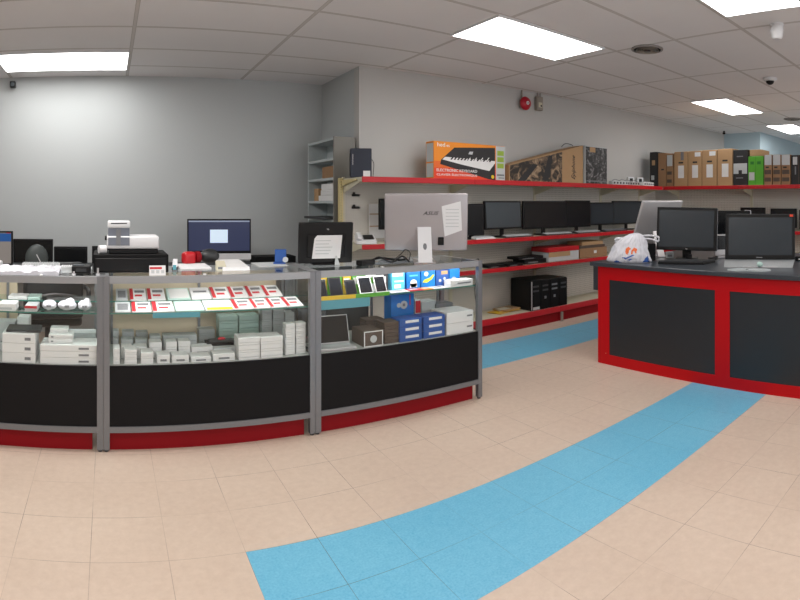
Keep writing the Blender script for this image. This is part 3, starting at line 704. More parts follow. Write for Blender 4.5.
# black monitor behind the large silver computer, sheets and hooks on the pegboard, telephone
monitor('monitor', 'black monitor edge showing left of the large silver computer', (2.655, 4.66, SH), -0.5, 0.36, 0.30, 0.12, tilt=-0.1, group=None, thick_back=False)
t = thing('price_sheet', 'white printed sheets hanging on the pegboard behind the silver computer', 'sign', (2.56, 4.895, 1.03))
b = B(); b.box(-0.085, 0.085, 0.0, 0.012, 0.0, 0.34)
b.build('sheet', M['paper'], t)
each('divider', [(-0.08, 0.08, -0.001, 0, 0.115, 0.125), (-0.08, 0.08, -0.001, 0, 0.235, 0.245)], M['kraft'], t)
for k, z in enumerate((1.455, 1.335)):
    t = thing('pegboard_hook', ['upper black clip hook on the pegboard by the end post', 'lower black clip hook on the pegboard by the end post'][k], 'hook', (2.33, 4.914, z), 0, 'pegboard hooks')
    B().box(-0.04, 0.04, -0.006, 0, -0.012, 0.012, bev=0.003).build('clip', M['black'], t)
    B().tube([(0, -0.006, 0), (0, -0.05, -0.005), (0, -0.09, -0.01), (0, -0.1, 0.01)], 0.004).build('prong', M['black'], t)
    B().box(-0.03, -0.015, -0.03, -0.006, 0.0, 0.03).build('tab', M['black'], t)
u, z = onv(366, 247, 4.62)
t = thing('desk_telephone', 'white desk telephone on the shelf behind the counter', 'telephone', (u, 4.63, SH), -0.3)
B().prism([(-0.09, 0), (0.09, 0), (0.09, 0.075), (-0.09, 0.025)], -0.09, 0.09, axis='x').build('body', M['white'], t)
B().prism([(-0.05, 0.0), (0.07, 0.0), (0.07, 0.004), (-0.05, 0.004)], -0.02, 0.075, axis='x', M4=Matrix.Translation((0, 0, 0.054)) @ Matrix.Rotation(0.27, 4, 'X')).build('keypad', M['black'], t)
B().box(-0.085, -0.04, -0.08, 0.08, 0.0, 0.028, bev=0.01, seg=2, M4=Matrix.Translation((0, 0, 0.055)) @ Matrix.Rotation(0.27, 4, 'X')).build('handset', M['white'], t)

# third shelf
Z3 = 0.6945
def u_at(x, v, y=265): return onv(x, y, v)[0]
u0, u1 = u_at(545, 4.6), u_at(575, 4.6)
t = thing('archive_box', 'grey storage box with a tan front and red lid on the third shelf', 'box', ((u0 + u1) / 2 - 0.02, 4.66, Z3))
ww = u1 - u0
B().box(-ww / 2, ww / 2, -0.14, 0.14, 0, 0.11, bev=0.003).build('box', M['cardg'], t)
B().box(-ww / 2 - 0.001, ww * 0.2, -0.142, -0.14, 0.055, 0.108).build('tan_print', M['kraft'], t)
B().box(-ww / 2 - 0.01, ww / 2 + 0.005, -0.145, 0.145, 0.111, 0.165, bev=0.004).build('lid', M['redm'], t)
for i, (x0, x1, z0, z1, m, lb) in enumerate(((577, 604, 0.0, 0.12, 'kraft2', 'brown cardboard box right of the red lidded box'), (577, 602, 0.121, 0.155, 'brown', 'dark brown flat box above the brown cardboard box'), (579, 600, 0.156, 0.2, 'kraft', 'small tan box topmost of the pile on the third shelf'))):
    u0, u1 = u_at(x0, 4.58), u_at(x1, 4.58)
    t = plain_box('cardboard_box', lb, 'box', u0, u1, 4.53, 4.78, Z3 + z0, Z3 + z1, M[m])
    if i == 0:
        B().box(0.0, 0.05, -0.128, -0.125, 0.05, 0.085).build('sticker', M['paper'], t)
def laptop_closed(label, loc, rot, w, d, h, m='black', group=None):
    t = thing('laptop_computer', label, 'laptop', loc, rot, group)
    B().box(-w / 2, w / 2, -d / 2, d / 2, 0, h * 0.6, bev=0.003).build('base', M[m], t)
    B().box(-w / 2, w / 2, -d / 2, d / 2, h * 0.62, h, bev=0.003).build('lid', M[m], t)
    b = B(); b.box(-w * 0.35, w * 0.1, -d / 2 - 0.001, -d / 2, h * 0.2, h * 0.45); b.build('ports', M['ink'], t)
    return t
for i, (x0, x1, v, z, h) in enumerate(((482, 500, 4.62, 0, 0.028), (501, 518, 4.6, 0, 0.03), (518, 541, 4.64, 0, 0.05), (512, 538, 4.66, 0.051, 0.03))):
    u0, u1 = u_at(x0, v), u_at(x1, v)
    laptop_closed(['closed black laptop at the left on the third shelf', 'second closed black laptop from the left on the third shelf', 'thick closed black laptop beside the grey storage box', 'closed black laptop resting on the thick one'][i], ((u0 + u1) / 2, v, Z3 + z), 0.04 * (i - 1) if i < 2 else 0, u1 - u0 - 0.02, 0.2, h, 'black', 'closed laptops on the third shelf')

# base deck: four black towers, envelopes
ZB = 0.1605
ug0, ug1 = u_at(530, 4.56, 300), u_at(566.5, 4.56, 300)
n = 4; ws = (ug1 - ug0) / n
for i in range(n):
    uc = ug0 + ws * (i + 0.5)
    t = thing('computer_tower', ['leftmost black computer tower with a silver edge on the shelf deck', 'second black computer tower from the left on the shelf deck', 'third black computer tower from the left on the shelf deck', 'rightmost black computer tower on the shelf deck'][i], 'computer', (uc, 4.72, ZB), 0, 'black computer towers on the shelf deck')
    B().box(-ws / 2 + 0.003, ws / 2 - 0.003, -0.17, 0.17, 0, 0.345 - 0.004 * i, bev=0.005).build('case', M['black'], t)
    b = B().box(-ws / 2 + 0.008, ws / 2 - 0.008, -0.178, -0.17, 0.006, 0.335 - 0.004 * i, bev=0.002)
    b.build('front_bezel', M['blackm'], t)
    each('drive_slot', [(-ws * 0.3, ws * 0.3, -0.181, -0.178, 0.26, 0.28), (-ws * 0.3, ws * 0.3, -0.181, -0.178, 0.21, 0.23)], M['dark'] if i != 2 else M['ink'], t)
    if i in (1, 2): B().box(-0.015, 0.015, -0.1815, -0.178, 0.12, 0.15).build('power_button', M['ink'], t)
    if i == 0:
        B().box(-ws / 2 + 0.003, -ws / 2 + 0.015, -0.181, -0.178, 0.01, 0.33).build('trim_strip', M['silver'], t)
        B().box(-ws * 0.3, ws * 0.35, -0.183, -0.178, 0.01, 0.04).build('sticker', M['cardg'], t)
for i, (xx, yy, rr, m) in enumerate(((492, 310, 0.25, 'manila'), (498, 309, -0.1, 'manila'), (503, 310, 0.1, 'kraft'))):
    u, v = onz(xx, yy, ZB)
    v = min(max(v, 4.62), 4.75)
    t = thing('padded_envelope', ['yellow padded envelope left of the black towers', 'yellow padded envelope in the middle of the pile on the deck', 'tan padded envelope beside the black towers'][i], 'envelope', (u, v, ZB + i * 0.0125), rr, 'envelopes on the shelf deck')
    B().box(-0.13, 0.13, -0.09, 0.09, 0, 0.011, bev=0.004, seg=2).build('body', M[m], t)
    B().box(-0.14, 0.0, -0.06, 0.05, 0.0111, 0.012).build('address_label', M['yellow'] if i == 0 else M['cream'], t)

# ================================================================== BACK DESK with its computers
DZ = 0.75
t = thing('back_desk', 'long dark desk along the grey back wall behind the display cases', 'desk', (0, 0, 0))
B().box(-1.6, 1.98, 5.12, 5.88, DZ - 0.03, DZ, bev=0.004).build('desktop', M['dark'], t)
for x in (-1.57, 0.2, 1.95):
    for y in (5.16, 5.84): B().box(x - 0.02, x + 0.02, y - 0.02, y + 0.02, 0, DZ - 0.031).build('leg', M['black'], t)
def desk_item(x0, x1, ytop, v): 
    a = onv(x0, ytop, v)[0]; b_ = onv(x1, ytop, v)[0]; return (a + b_) / 2, b_ - a, onv((x0 + x1) / 2, ytop, v)[1]
u, w_, z1 = desk_item(-14, 13, 231, 5.3)
t = monitor('monitor', 'monitor with a blue and grey lit page at the left edge', (u, 5.3, DZ + 0.0005), 0, w_, 0.33, z1 - DZ - 0.33, scr='greyscr', thick_back=False)
B().box(-w_ / 2 + 0.017, w_ / 2 - 0.017, -0.0175, -0.0166, z1 - DZ - 0.10, z1 - DZ - 0.022).build('page_banner', M['bluescr'], t)
B().box(w_ / 2 - 0.06, w_ / 2 - 0.02, -0.0175, -0.0166, z1 - DZ - 0.021, z1 - DZ - 0.015).build('page_button', M['pink'], t)
for i, (x0, x1, yt, lb) in enumerate(((13.5, 53, 239, 'black monitor behind the dark chair headrest'), (54, 87.5, 246.5, 'low black monitor between the chair and the white printer'), (92, 120, 246, 'black monitor behind the cash drawer'))):
    u, w_, z1 = desk_item(x0, x1, yt, 5.35)
    monitor('monitor', lb, (u, 5.35, DZ + 0.0005), 0, w_, z1 - DZ - 0.05, 0.05, group='black monitors on the back desk', thick_back=False)
u, w_, z1 = desk_item(187.5, 250, 219, 5.4)
t = monitor('desktop_computer', 'wide silver all-in-one computer with a dialog window on its navy screen', (u, 5.4, DZ + 0.0005), -0.16, w_, z1 - DZ - 0.07, 0.07, depth=0.02, scr='imacscr', bezel=0.014, body='black', cat='computer', thick_back=False, chin=0.07)
B().box(-w_ / 2, w_ / 2, -0.0112, -0.0101, 0.071, 0.071 + 0.06).build('chin', M['white'], t)
hh = z1 - DZ - 0.07
B().box(-w_ / 2 + 0.015, w_ / 2 - 0.015, -0.0125, -0.0116, z1 - DZ - 0.03, z1 - DZ - 0.016).build('menu_bar', M['imactop'], t)
B().box(-0.09, 0.085, -0.0135, -0.0116, z1 - DZ - 0.235, z1 - DZ - 0.105).build('dialog_window', M['imacwin'], t)
# small dark clutter along the desk
u, v = onz(270, 260, 0.99)
t = thing('desk_cable', 'black cables lying along the back desk right of the navy screened computer', 'cable', (0, 0, DZ))
B().tube([(1.5, 5.25, 0.01), (1.58, 5.3, 0.03), (1.66, 5.24, 0.015), (1.74, 5.32, 0.03), (1.86, 5.26, 0.01)], 0.008).build('cable', M['black'], t)
u0 = onv(250, 258, 5.5)[0]; u1 = onv(297, 258, 5.5)[0]
plain_box('document_tray', 'long low black tray on the back desk right of the navy screened computer', 'tray', u0 + 0.05, u1 - 0.03, 5.45, 5.7, DZ + 0.0005, 0.83, M['blackm'])

# chair behind the first case
u, v = -0.4, 4.15
t = thing('office_chair', 'dark office chair with rounded headrest behind the left display case', 'chair', (u, v, 0), 0.25)
b = B(); b.box(-0.23, 0.23, -0.03, 0.04, 0.5, 0.93, bev=0.03, seg=3, M4=Matrix.Translation((0, 0.06, 0))); b.build('backrest', M['leather'], t, True)
B().ball((-0.13, 0.05, 0.965), 0.088, 0.03, 0.105).build('headrest', M['chairgrey'], t, True)
B().box(-0.24, 0.24, 0.12, 0.58, 0.42, 0.5, bev=0.03, seg=3).build('seat', M['leather'], t, True)
for s in (-1, 1):
    B().tube([(s * 0.27, 0.5, 0.5), (s * 0.29, 0.48, 0.66), (s * 0.29, 0.3, 0.7), (s * 0.29, 0.14, 0.68), (s * 0.26, 0.1, 0.56)], 0.018).build('armrest', M['black'], t, True)
B().tube([(-0.21, 0.02, 0.66), (0, 0.0, 0.7), (0.21, 0.02, 0.66)], 0.012).build('back_piping', M['aludark'], t, True)
B().tube([(-0.21, 0.02, 0.80), (0, 0.0, 0.86), (0.21, 0.02, 0.82)], 0.01).build('back_piping', M['aludark'], t, True)
B().cyl((0, 0.33, 0.08), (0, 0.33, 0.42), 0.03).build('gas_column', M['dark'], t)
for k in range(5):
    a = 2 * pi * k / 5; e = (0.28 * cos(a), 0.33 + 0.28 * sin(a))
    lg = B().tube([(0, 0.33, 0.1), (e[0], e[1], 0.075)], 0.02, smooth=False).build('leg', M['black'], t)
    B().cyl((e[0] - 0.012, e[1], 0.028), (e[0] + 0.012, e[1], 0.028), 0.028).build('caster', M['dark'], lg)

# ================================================================== DISPLAY CASES
CV = 3.092; CD = 0.51; CT = 0.975; DK = 0.478
E0, E1, E2, E3 = -1.27, -0.029, 1.205, 2.452
def case(u0, u1, label, shelves, back, strips=None):
    t = thing('display_case', label, 'display case', (u0, CV, 0), 0, 'glass display cases')
    w = u1 - u0; P = 0.034
    each('post', [(0, P, 0, P, 0.012, CT), (w - P, w, 0, P, 0.012, CT), (0, P, CD - P, CD, 0.012, CT), (w - P, w, CD - P, CD, 0.012, CT)], M['alu'], t)
    each('top_rail', [(P, w - P, 0.0, 0.03, CT - 0.04, CT - 0.001), (P, w - P, CD - 0.03, CD, CT - 0.04, CT - 0.001), (0.0, 0.03, P, CD - P, CT - 0.04, CT - 0.001), (w - 0.03, w, P, CD - P, CT - 0.04, CT - 0.001)], M['alu_lit'], t)
    each('bottom_rail', [(P, w - P, -0.002, 0.028, 0.108, 0.14), (w - 0.03, w, P, CD - P, 0.108, 0.14), (0, 0.03, P, CD - P, 0.108, 0.14)], M['alu'], t)
    B().box(P, w - P, 0.006, 0.02, 0.14, DK - 0.002).build('front_panel', M['blackp'], t)
    each('side_panel', [(0.006, 0.02, P, CD - P, 0.14, DK - 0.002), (w - 0.02, w - 0.006, P, CD - P, 0.14, DK - 0.002)], M['blackp'], t)
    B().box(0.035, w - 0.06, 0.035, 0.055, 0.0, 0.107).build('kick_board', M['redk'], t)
    for x in (0.017, w - 0.017): B().cyl((x, 0.017, 0), (x, 0.017, 0.012), 0.012).build('foot', M['dark'], t)
    B().box(0.021, w - 0.021, 0.021, CD - 0.02, DK - 0.022, DK - 0.001).build('deck', M['deck'], t)
    B().box(P + 0.001, w - P - 0.001, 0.008, 0.013, DK, CT - 0.041).build('front_glass', G_CASE, t)
    B().box(0.031, w - 0.031, 0.031, CD - 0.031, CT - 0.006, CT - 0.0005).build('top_glass', G_CASE, t)
    each('side_glass', [(0.012, 0.017, P, CD - P, DK, CT - 0.041), (w - 0.017, w - 0.012, P, CD - P, DK, CT - 0.041)], G_CASE, t)
    for sh in shelves:
        y0, y1, z = sh[:3]
        s = B().box(0.02, w - 0.02, y0, y1, z - 0.007, z).build('glass_shelf', G_SHELF, t)
        B().box(0.02, w - 0.02, y0 - 0.0015, y0, z - 0.007, z).build('shelf_edge', G_EDGE, s)
    for x in back:
        B().box(x[0], x[1], CD - 0.015, CD - 0.009, DK, CT - 0.041).build('sliding_door', x[2], t)
    each('shelf_standard', [(x, x + 0.016, CD - 0.03, CD - 0.0165, DK, CT - 0.041) for x in (0.04, w / 2 - 0.01, w - 0.06)], M['alu'], t)
    l = area((u0 + w / 2, CV + 0.045, CT - 0.045), w - 0.12, 0.03, 1.2, (1, 0.99, 0.96), (0.7, 0, 0))   # strip light under the front rail
    l.name = 'case_strip_light'
    return t
S1, S2 = (0.04, 0.225, 0.765), (0.25, 0.44, 0.795)     # front and rear glass shelves (y0, y1, z) local
case(E0, E1, 'left glass display case with white cartons, cut by the photo edge', [S1, S2], [(0.03, 0.68, M['tanback'])])
case(E1 + 0.002, E2, 'middle glass display case with rows of white phone boxes', [S1, S2], [(0.03, 1.14, M['tanback'])])
S3 = (0.04, 0.40, 0.80)
c3 = case(E2 + 0.002, E3, 'right glass display case with tablets and blue cartons', [(0.04, 0.30, 0.80)], [(0.03, 0.60, M['darkback'])])
# strips on the shelf fronts
wl = E3 - E2
t = thing('shelf_label_strip', 'teal label strip hanging under the shelf of phone packets in the middle case', 'label strip', (0.36, CV + 0.04, 0.735))
B().box(-0.11, 0.16, -0.006, -0.002, 0, 0.028).build('strip', M['teal'], t)
t = thing('shelf_label_strip', 'yellow and green strip with teal skirt along the tablet shelf', 'label strip', (E2 + 0.04, CV + 0.04, 0.73))
B().box(0.0, 0.24, -0.008, -0.003, 0.062, 0.086).build('yellow_band', M['yellow'], t)
B().box(0.24, 0.48, -0.008, -0.003, 0.062, 0.086).build('green_band', M['green'], t)
B().box(0.0, 0.34, -0.0055, -0.003, 0.005, 0.061).build('teal_skirt', M['teal'], t)

# ---- helper: carton in a case, by photo columns at depth v
def cbox(name, label, x0, x1, v, z, h, d, m='card', group=None, lid=True, mark=None, cat='box', rot=0):
    u0 = onv(x0, 300, v)[0]; u1 = onv(x1, 300, v)[0]
    if u0 > u1: u0, u1 = u1, u0
    w = u1 - u0 - 0.002
    t = thing(name, label, cat, ((u0 + u1) / 2, v + d / 2, z), rot, group)
    if lid:
        B().box(-w / 2, w / 2, -d / 2, d / 2, 0, h * 0.3, bev=0.0015).build('tray', M[m], t)
        B().box(-w / 2 - 0.0004, w / 2 + 0.0004, -d / 2 - 0.0004, d / 2 + 0.0004, h * 0.33, h - 0.0006, bev=0.002).build('lid', M[m], t)
    else:
        B().box(-w / 2, w / 2, -d / 2, d / 2, 0, h - 0.0006, bev=0.002).build('carton', M[m], t)
    if mark:
        for k, (a0, a1, b0, b1, mm) in enumerate(mark):
            B().box(-w / 2 + a0 * w, -w / 2 + a1 * w, -d / 2 - 0.0016, -d / 2 - 0.0004, b0 * h, b1 * h).build('print', M[mm], t)
    return t
def hz(x, y, v): return onv(x, y, v)[1]
ZD = DK + 0.0002
LVN = {1: [''], 2: ['bottom', 'top'], 3: ['bottom', 'middle', 'topmost'], 4: ['bottom', 'second', 'third', 'topmost'], 5: ['bottom', 'second', 'third', 'fourth', 'topmost'], 6: ['bottom', 'second', 'third', 'fourth', 'fifth', 'topmost']}
def stack(name, base_label, x0, x1, ytop, v, n, d, m, group, z=None, **k):
    z = ZD if z is None else z
    zt = hz((x0 + x1) / 2, ytop, v); h = (zt - z) / n
    for i in range(n):
        cbox(name, (LVN[n][i] + ' ' + base_label).strip(), x0 + (random.uniform(-.25, .25) if n > 1 else 0), x1, v, z + i * h + 0.0003 * 0, h - 0.0006, d, m, group, **k)
    return zt
MK = [(0.68, 0.86, 0.3, 0.6, 'ink')]
# case 1
zt = stack('laptop_carton', 'white carton of the near left stack in the left display case', 2, 35.5, 333.5, CV + 0.03, 3, 0.17, 'card', 'white laptop cartons in the left case', lid=False, mark=MK)
laptop_closed('thin dark tablet lying on the near left carton stack', ((onv(3, 330, 3.2)[0] + onv(42, 330, 3.2)[0]) / 2 + 0.01, CV + 0.13, zt + 0.0008), 0.05, 0.2, 0.15, 0.014, 'dark')
stack('laptop_carton', 'wide white carton of the low stack beside the case post', 40, 97, 345, CV + 0.03, 3, 0.17, 'card', 'wide white cartons in the left case', lid=False, mark=MK)
zt = hz(68, 345, CV + 0.03)
zt2 = stack('tablet_carton', 'white carton on the wide stack in the left case', 48.5, 73, 334.5, CV + 0.06, 2, 0.12, 'card', 'small cartons on the wide stack', z=zt + 0.0006, mark=[(0.1, 0.2, 0.3, 0.6, 'ink')])
cbox('phone_box', 'smallest white box topmost of the wide stack in the left case', 50, 68, CV + 0.09, zt2 + 0.0008, 0.026, 0.09)
def on_shelf(sh): return sh[2] + 0.0003
v1_, v2_ = CV + S1[0] + 0.004, CV + S2[0] + 0.004
cbox('phone_box', 'white box on the front glass shelf at the left edge of the photo', -2, 15.5, v1_, on_shelf(S1), 0.042, 0.13, 'card', mark=[(0.1, 0.8, 0.2, 0.5, 'cardg')])
cbox('phone_box', 'grey box with a pink top on the front glass shelf in the left case', 24.5, 37, v1_, on_shelf(S1), 0.035, 0.13, 'cardg', mark=[(0.0, 1, 0.55, 0.95, 'pink')])
for i, (x0, x1) in enumerate(((42, 57), (57.5, 77), (77.5, 92))):
    u0 = onv(x0, 300, v1_ + 0.07)[0]; u1 = onv(x1, 300, v1_ + 0.07)[0]
    t = thing('plastic_bag_bundle', ['left', 'middle', 'right'][i] + ' crumpled white plastic parcel on the front shelf of the left case', 'parcel', ((u0 + u1) / 2, v1_ + 0.07, on_shelf(S1)), 0, 'white plastic parcels in the left case')
    r = (u1 - u0) / 2 * 0.96
    b = B(); b.ball((0, 0, 0.03), r, 0.05, 0.0285, noise=0.06); b.ball((r * 0.3, 0.01, 0.045 if i else 0.03), r * 0.5, 0.035, 0.024, noise=0.08); b.build('wrap', M['bag'], t)
    b = B(); b.box(-0.012, 0.014, -0.0508, -0.0478, 0.024, 0.036); b.build('tag', M['ink'], t)
cbox('phone_box', 'flat white box on the rear glass shelf of the left case', 8, 27, v2_, on_shelf(S2), 0.02, 0.12)
cbox('phone_box', 'mint box on the rear glass shelf in the left case', 27.5, 40, v2_, on_shelf(S2), 0.02, 0.12, 'mint')
cbox('cable_box', 'white box standing at the back of the left case floor', 17, 29, CV + 0.26, ZD, 0.21, 0.1, 'card')
cbox('cable_box', 'white box at the back of the left case floor by the photo edge', -3, 15, CV + 0.26, ZD, 0.18, 0.1, 'cardg')
cbox('cable_box', 'grey box behind the low white stack in the left case', 62, 96, CV + 0.28, ZD, 0.12, 0.1, 'cardg')

# case 2: wedge packets on the glass shelves
def packet(label, x0, x1, v, z, d, style, hb, group):
    u0 = onv(x0, 300, v)[0]; u1 = onv(x1, 300, v)[0]; w = u1 - u0 - 0.003
    t = thing('accessory_packet', label, 'packet', ((u0 + u1) / 2, v + d / 2, z), 0, group)
    m = {'r': 'card', 'm': 'mint', 'w': 'paper', 'g': 'cardg', 'y': 'paper'}[style]
    hf = 0.005
    B().prism([(-d / 2, 0), (d / 2, 0), (d / 2, hb), (-d / 2, hf)], -w / 2, w / 2, axis='x').build('card', M[m], t)
    sl = math.atan2(hb - hf, d)
    R_ = Matrix.Translation((0, -d / 2, hf)) @ Matrix.Rotation(sl, 4, 'X'); Ln = hypot(d, hb - hf)
    def pr(n, a0, a1, b0, b1, mm, k=1): B().box(-w / 2 + a0 * w, -w / 2 + a1 * w, b0 * Ln, b1 * Ln, 0.0002, 0.0006 + 0.0004 * k, M4=R_).build(n, M[mm], t)
    if style == 'r':
        pr('red_stripe', 0.0, 0.2, 0.05, 1, 'pink'); pr('text_print', 0.3, 0.9, 0.62, 0.82, 'ink'); pr('text_print', 0.3, 0.75, 0.3, 0.45, 'pink')
    elif style == 'm': pr('white_cover', 0.08, 0.96, 0.1, 0.9, 'card')
    elif style == 'g': pr('window', 0.15, 0.85, 0.2, 0.8, 'ink')
    elif style == 'y': pr('yellow_edge', 0.05, 0.95, 0.02, 0.25, 'yellow')
    else: pr('text_print', 0.15, 0.85, 0.55, 0.7, 'ink')
    return t
up = [(116, 128, 'g'), (130, 147, 'r'), (148, 166, 'r'), (168, 191, 'm'), (192, 212, 'w'), (213, 231, 'r'), (231.5, 249, 'r'), (249.5, 266, 'r'), (266.5, 283, 'r')]
lo = [(115, 131, 'g'), (132, 152, 'r'), (153, 175, 'r'), (176, 205, 'm'), (206, 235, 'y'), (235.5, 254, 'r'), (254.5, 271, 'r'), (271.5, 287, 'r'), (287.5, 304, 'r')]
DESC = {'g': 'grey windowed', 'r': 'red and white', 'm': 'mint and white', 'w': 'plain white', 'y': 'white and yellow'}
for nm, lst, vv, sh, hb in (('rear', up, v2_, S2, 0.05), ('front', lo, v1_, S1, 0.035)):
    for i, (x0, x1, s) in enumerate(lst):
        packet('%s packet, %s from the left on the %s glass shelf' % (DESC[s], ORD[i], nm), x0, x1, vv, on_shelf(sh), 0.15, s, hb, 'flat packets on the %s glass shelf' % nm)
# phone boxes on the floor of case 2
rows = [
    ('front', CV + 0.037, [(109.5, 120, 348.5, 3), (124.5, 137, 349.5, 3), (141, 153.5, 352.5, 2), (157, 170, 355, 1), (172, 189, 355.5, 1), (191, 211, 356.5, 1), (213, 235, 353.5, 1)], 0.1),
    ('second', CV + 0.15, [(121, 132, 346.5, 2), (134, 147, 346.5, 2), (149.5, 162, 342, 2), (165.5, 177, 341.5, 2), (178.5, 190.5, 341, 2), (191.5, 213, 346.5, 1)], 0.08),
    ('third', CV + 0.25, [(109, 118.5, 338.5, 1), (121, 133, 339.5, 1), (135, 147, 339.5, 1), (150, 161, 336, 1), (163, 197, 335, 2)], 0.08),
    ('rear', CV + 0.36, [(109, 119, 331, 2), (122, 134, 331.5, 2), (136, 148, 332.5, 2), (199, 215, 329, 3)], 0.08),
]
RN = {'front': 'front row', 'second': 'second row', 'third': 'third row', 'rear': 'rear row'}
for rn, vv, lst, d in rows:
    for i, (x0, x1, yt, n) in enumerate(lst):
        x0 = max(x0, 113.0)
        lb = 'white phone box, pile %s from the left in the %s on the middle case floor' % (ORD[i].replace('first', 'one').replace('second', 'two').replace('third', 'three').replace('fourth', 'four').replace('fifth', 'five').replace('sixth', 'six').replace('seventh', 'seven'), RN[rn])
        lb = '%s pile from left, %s of middle case floor: white phone box' % (ORD[i], RN[rn])
        stack('phone_box', lb, x0, x1, yt, vv, n, d, 'card' if rn in ('front', 'second') else 'cardg', 'white phone boxes on the middle case floor', mark=[(0.25, 0.75, 0.25, 0.5, 'ink')] if n == 1 else None)
stack('tablet_carton', 'large white carton in the left column of the block', 238.5, 260, 337.5, CV + 0.03, 3, 0.12, 'card', 'large white cartons in the middle case')
stack('tablet_carton', 'large white carton in the right column of the block', 260.5, 283, 336.5, CV + 0.03, 3, 0.12, 'card', 'large white cartons in the middle case')
stack('charger_box', 'small white box in the left tower beside the case seam', 285.5, 295.2, 323.5, CV + 0.06, 6, 0.06, 'card', 'small white boxes beside the case seam')
stack('charger_box', 'small white box in the right tower beside the case seam', 296.2, 305.8, 322.5, CV + 0.06, 6, 0.06, 'card', 'small white boxes beside the case seam')
stack('charger_box', 'grey box in the far left tower at the back of the middle case', 262, 272, 308.5, CV + 0.28, 6, 0.09, 'cardg', 'grey boxes at the back of the middle case')
stack('charger_box', 'grey box in the far right tower at the back of the middle case', 273, 284, 307.5, CV + 0.28, 6, 0.09, 'cardg', 'grey boxes at the back of the middle case')
stack('charger_box', 'grey box behind the small white towers', 285.5, 294.5, 312.5, CV + 0.26, 5, 0.08, 'cardg', 'grey boxes behind the small white towers')
stack('tablet_carton', 'mint carton of the left pile at the back', 219, 238, 315.5, CV + 0.33, 4, 0.1, 'mint', 'mint cartons at the back of the middle case')
stack('tablet_carton', 'mint carton of the right pile at the back', 239, 259, 315, CV + 0.33, 4, 0.1, 'mint', 'mint cartons at the back of the middle case')
u0 = onv(207, 340, CV + 0.2)[0]; u1 = onv(238, 340, CV + 0.2)[0]
t = thing('accessory_tray', 'black tray with a red bow among the boxes in the middle case', 'tray', ((u0 + u1) / 2, CV + 0.25, ZD))
wt = u1 - u0
B().prism([(-wt / 2 + 0.01, 0), (wt / 2 - 0.01, 0), (wt / 2, 0.06), (-wt / 2, 0.06)], -0.05, 0.05).build('tray', M['blackm'], t)
B().box(-wt / 2 + 0.02, wt / 2 - 0.02, -0.035, 0.035, 0.0602, 0.07, bev=0.003).build('insert', M['dark'], t)
B().ball((0.0, -0.02, 0.08), 0.025, 0.012, 0.01, sub=2).build('bow', M['pink'], t)
cbox('tablet_carton', 'flat grey carton between the phone boxes and the large white block', 213.5, 236, CV + 0.135, ZD, 0.05, 0.05, 'cardg')

# case 3
ZS3 = 0.8003
vv = CV + 0.04 + 0.02
tabs = [(316.5, 328.5, 281, 'black tablet leftmost on the yellow edged shelf', 'black'), (331, 344, 278.5, 'second black tablet on the yellow edged shelf', 'black'), (347, 358, 280.5, 'small black phone between the tablets', 'black'), (360.5, 374, 277, 'white framed tablet on the shelf', 'white'), (376.5, 388, 276, 'silver framed phone rightmost on the green edged shelf', 'silver')]
for i, (x0, x1, yt, lb, m) in enumerate(tabs):
    u0 = onv(x0, 290, vv)[0]; u1 = onv(x1, 290, vv)[0]; zt = hz((x0 + x1) / 2, yt, vv + 0.03)
    w_ = u1 - u0; h_ = (zt - ZS3) / cos(0.45)
    h_ = max(h_, 0.09)
    t = thing('tablet_computer', lb, 'tablet', ((u0 + u1) / 2, vv, ZS3), 0.05, 'tablets on display')
    R_ = Matrix.Translation((0, 0.0, 0.005)) @ Matrix.Rotation(-0.45, 4, 'X')
    B().box(-w_ / 2, w_ / 2, 0, 0.008, 0, h_, bev=0.003, seg=2, M4=R_).build('body', M[m], t)
    B().box(-w_ / 2 + 0.006, w_ / 2 - 0.006, -0.0008, 0, 0.012, h_ - 0.012, M4=R_).build('screen', M['tabscr'], t)
    B().prism([(0.016, 0.0), (h_ * 0.5, 0), (h_ * 0.36, h_ * 0.45), (h_ * 0.30, h_ * 0.45)], -0.012, 0.012, axis='x').build('easel', M['white'], t)
cards = [(318, 327, 'yellow', 274), (327.5, 342, 'green', 274.5), (343, 351, 'yellow', 274.5), (352, 365, 'green', 273.5), (366, 376, 'paper', 274), (377, 388, 'dark', 273)]
for i, (x0, x1, m, yt) in enumerate(cards):
    v = CV + 0.17; u0 = onv(x0, 290, v)[0]; u1 = onv(x1, 290, v)[0]; zt = hz((x0 + x1) / 2, yt, v)
    t = thing('phone_card_pack', {'yellow': 'yellow', 'green': 'green', 'paper': 'white', 'dark': 'dark'}[m] + ' phone plan pack, %s from the left behind the tablets' % ORD[i], 'packet', ((u0 + u1) / 2, v + 0.012, ZS3), 0, 'phone plan packs behind the tablets')
    B().box(-(u1 - u0) / 2, (u1 - u0) / 2, -0.012, 0.012, 0, min(zt - ZS3, 0.125), bev=0.001).build('pack', M[m], t)
    hh = min(zt - ZS3, 0.125)
    B().box(-(u1 - u0) * 0.4, (u1 - u0) * 0.3, -0.0128, -0.012, hh * 0.45, hh * 0.8).build('print', M['card' if m != 'paper' else 'green'], t)
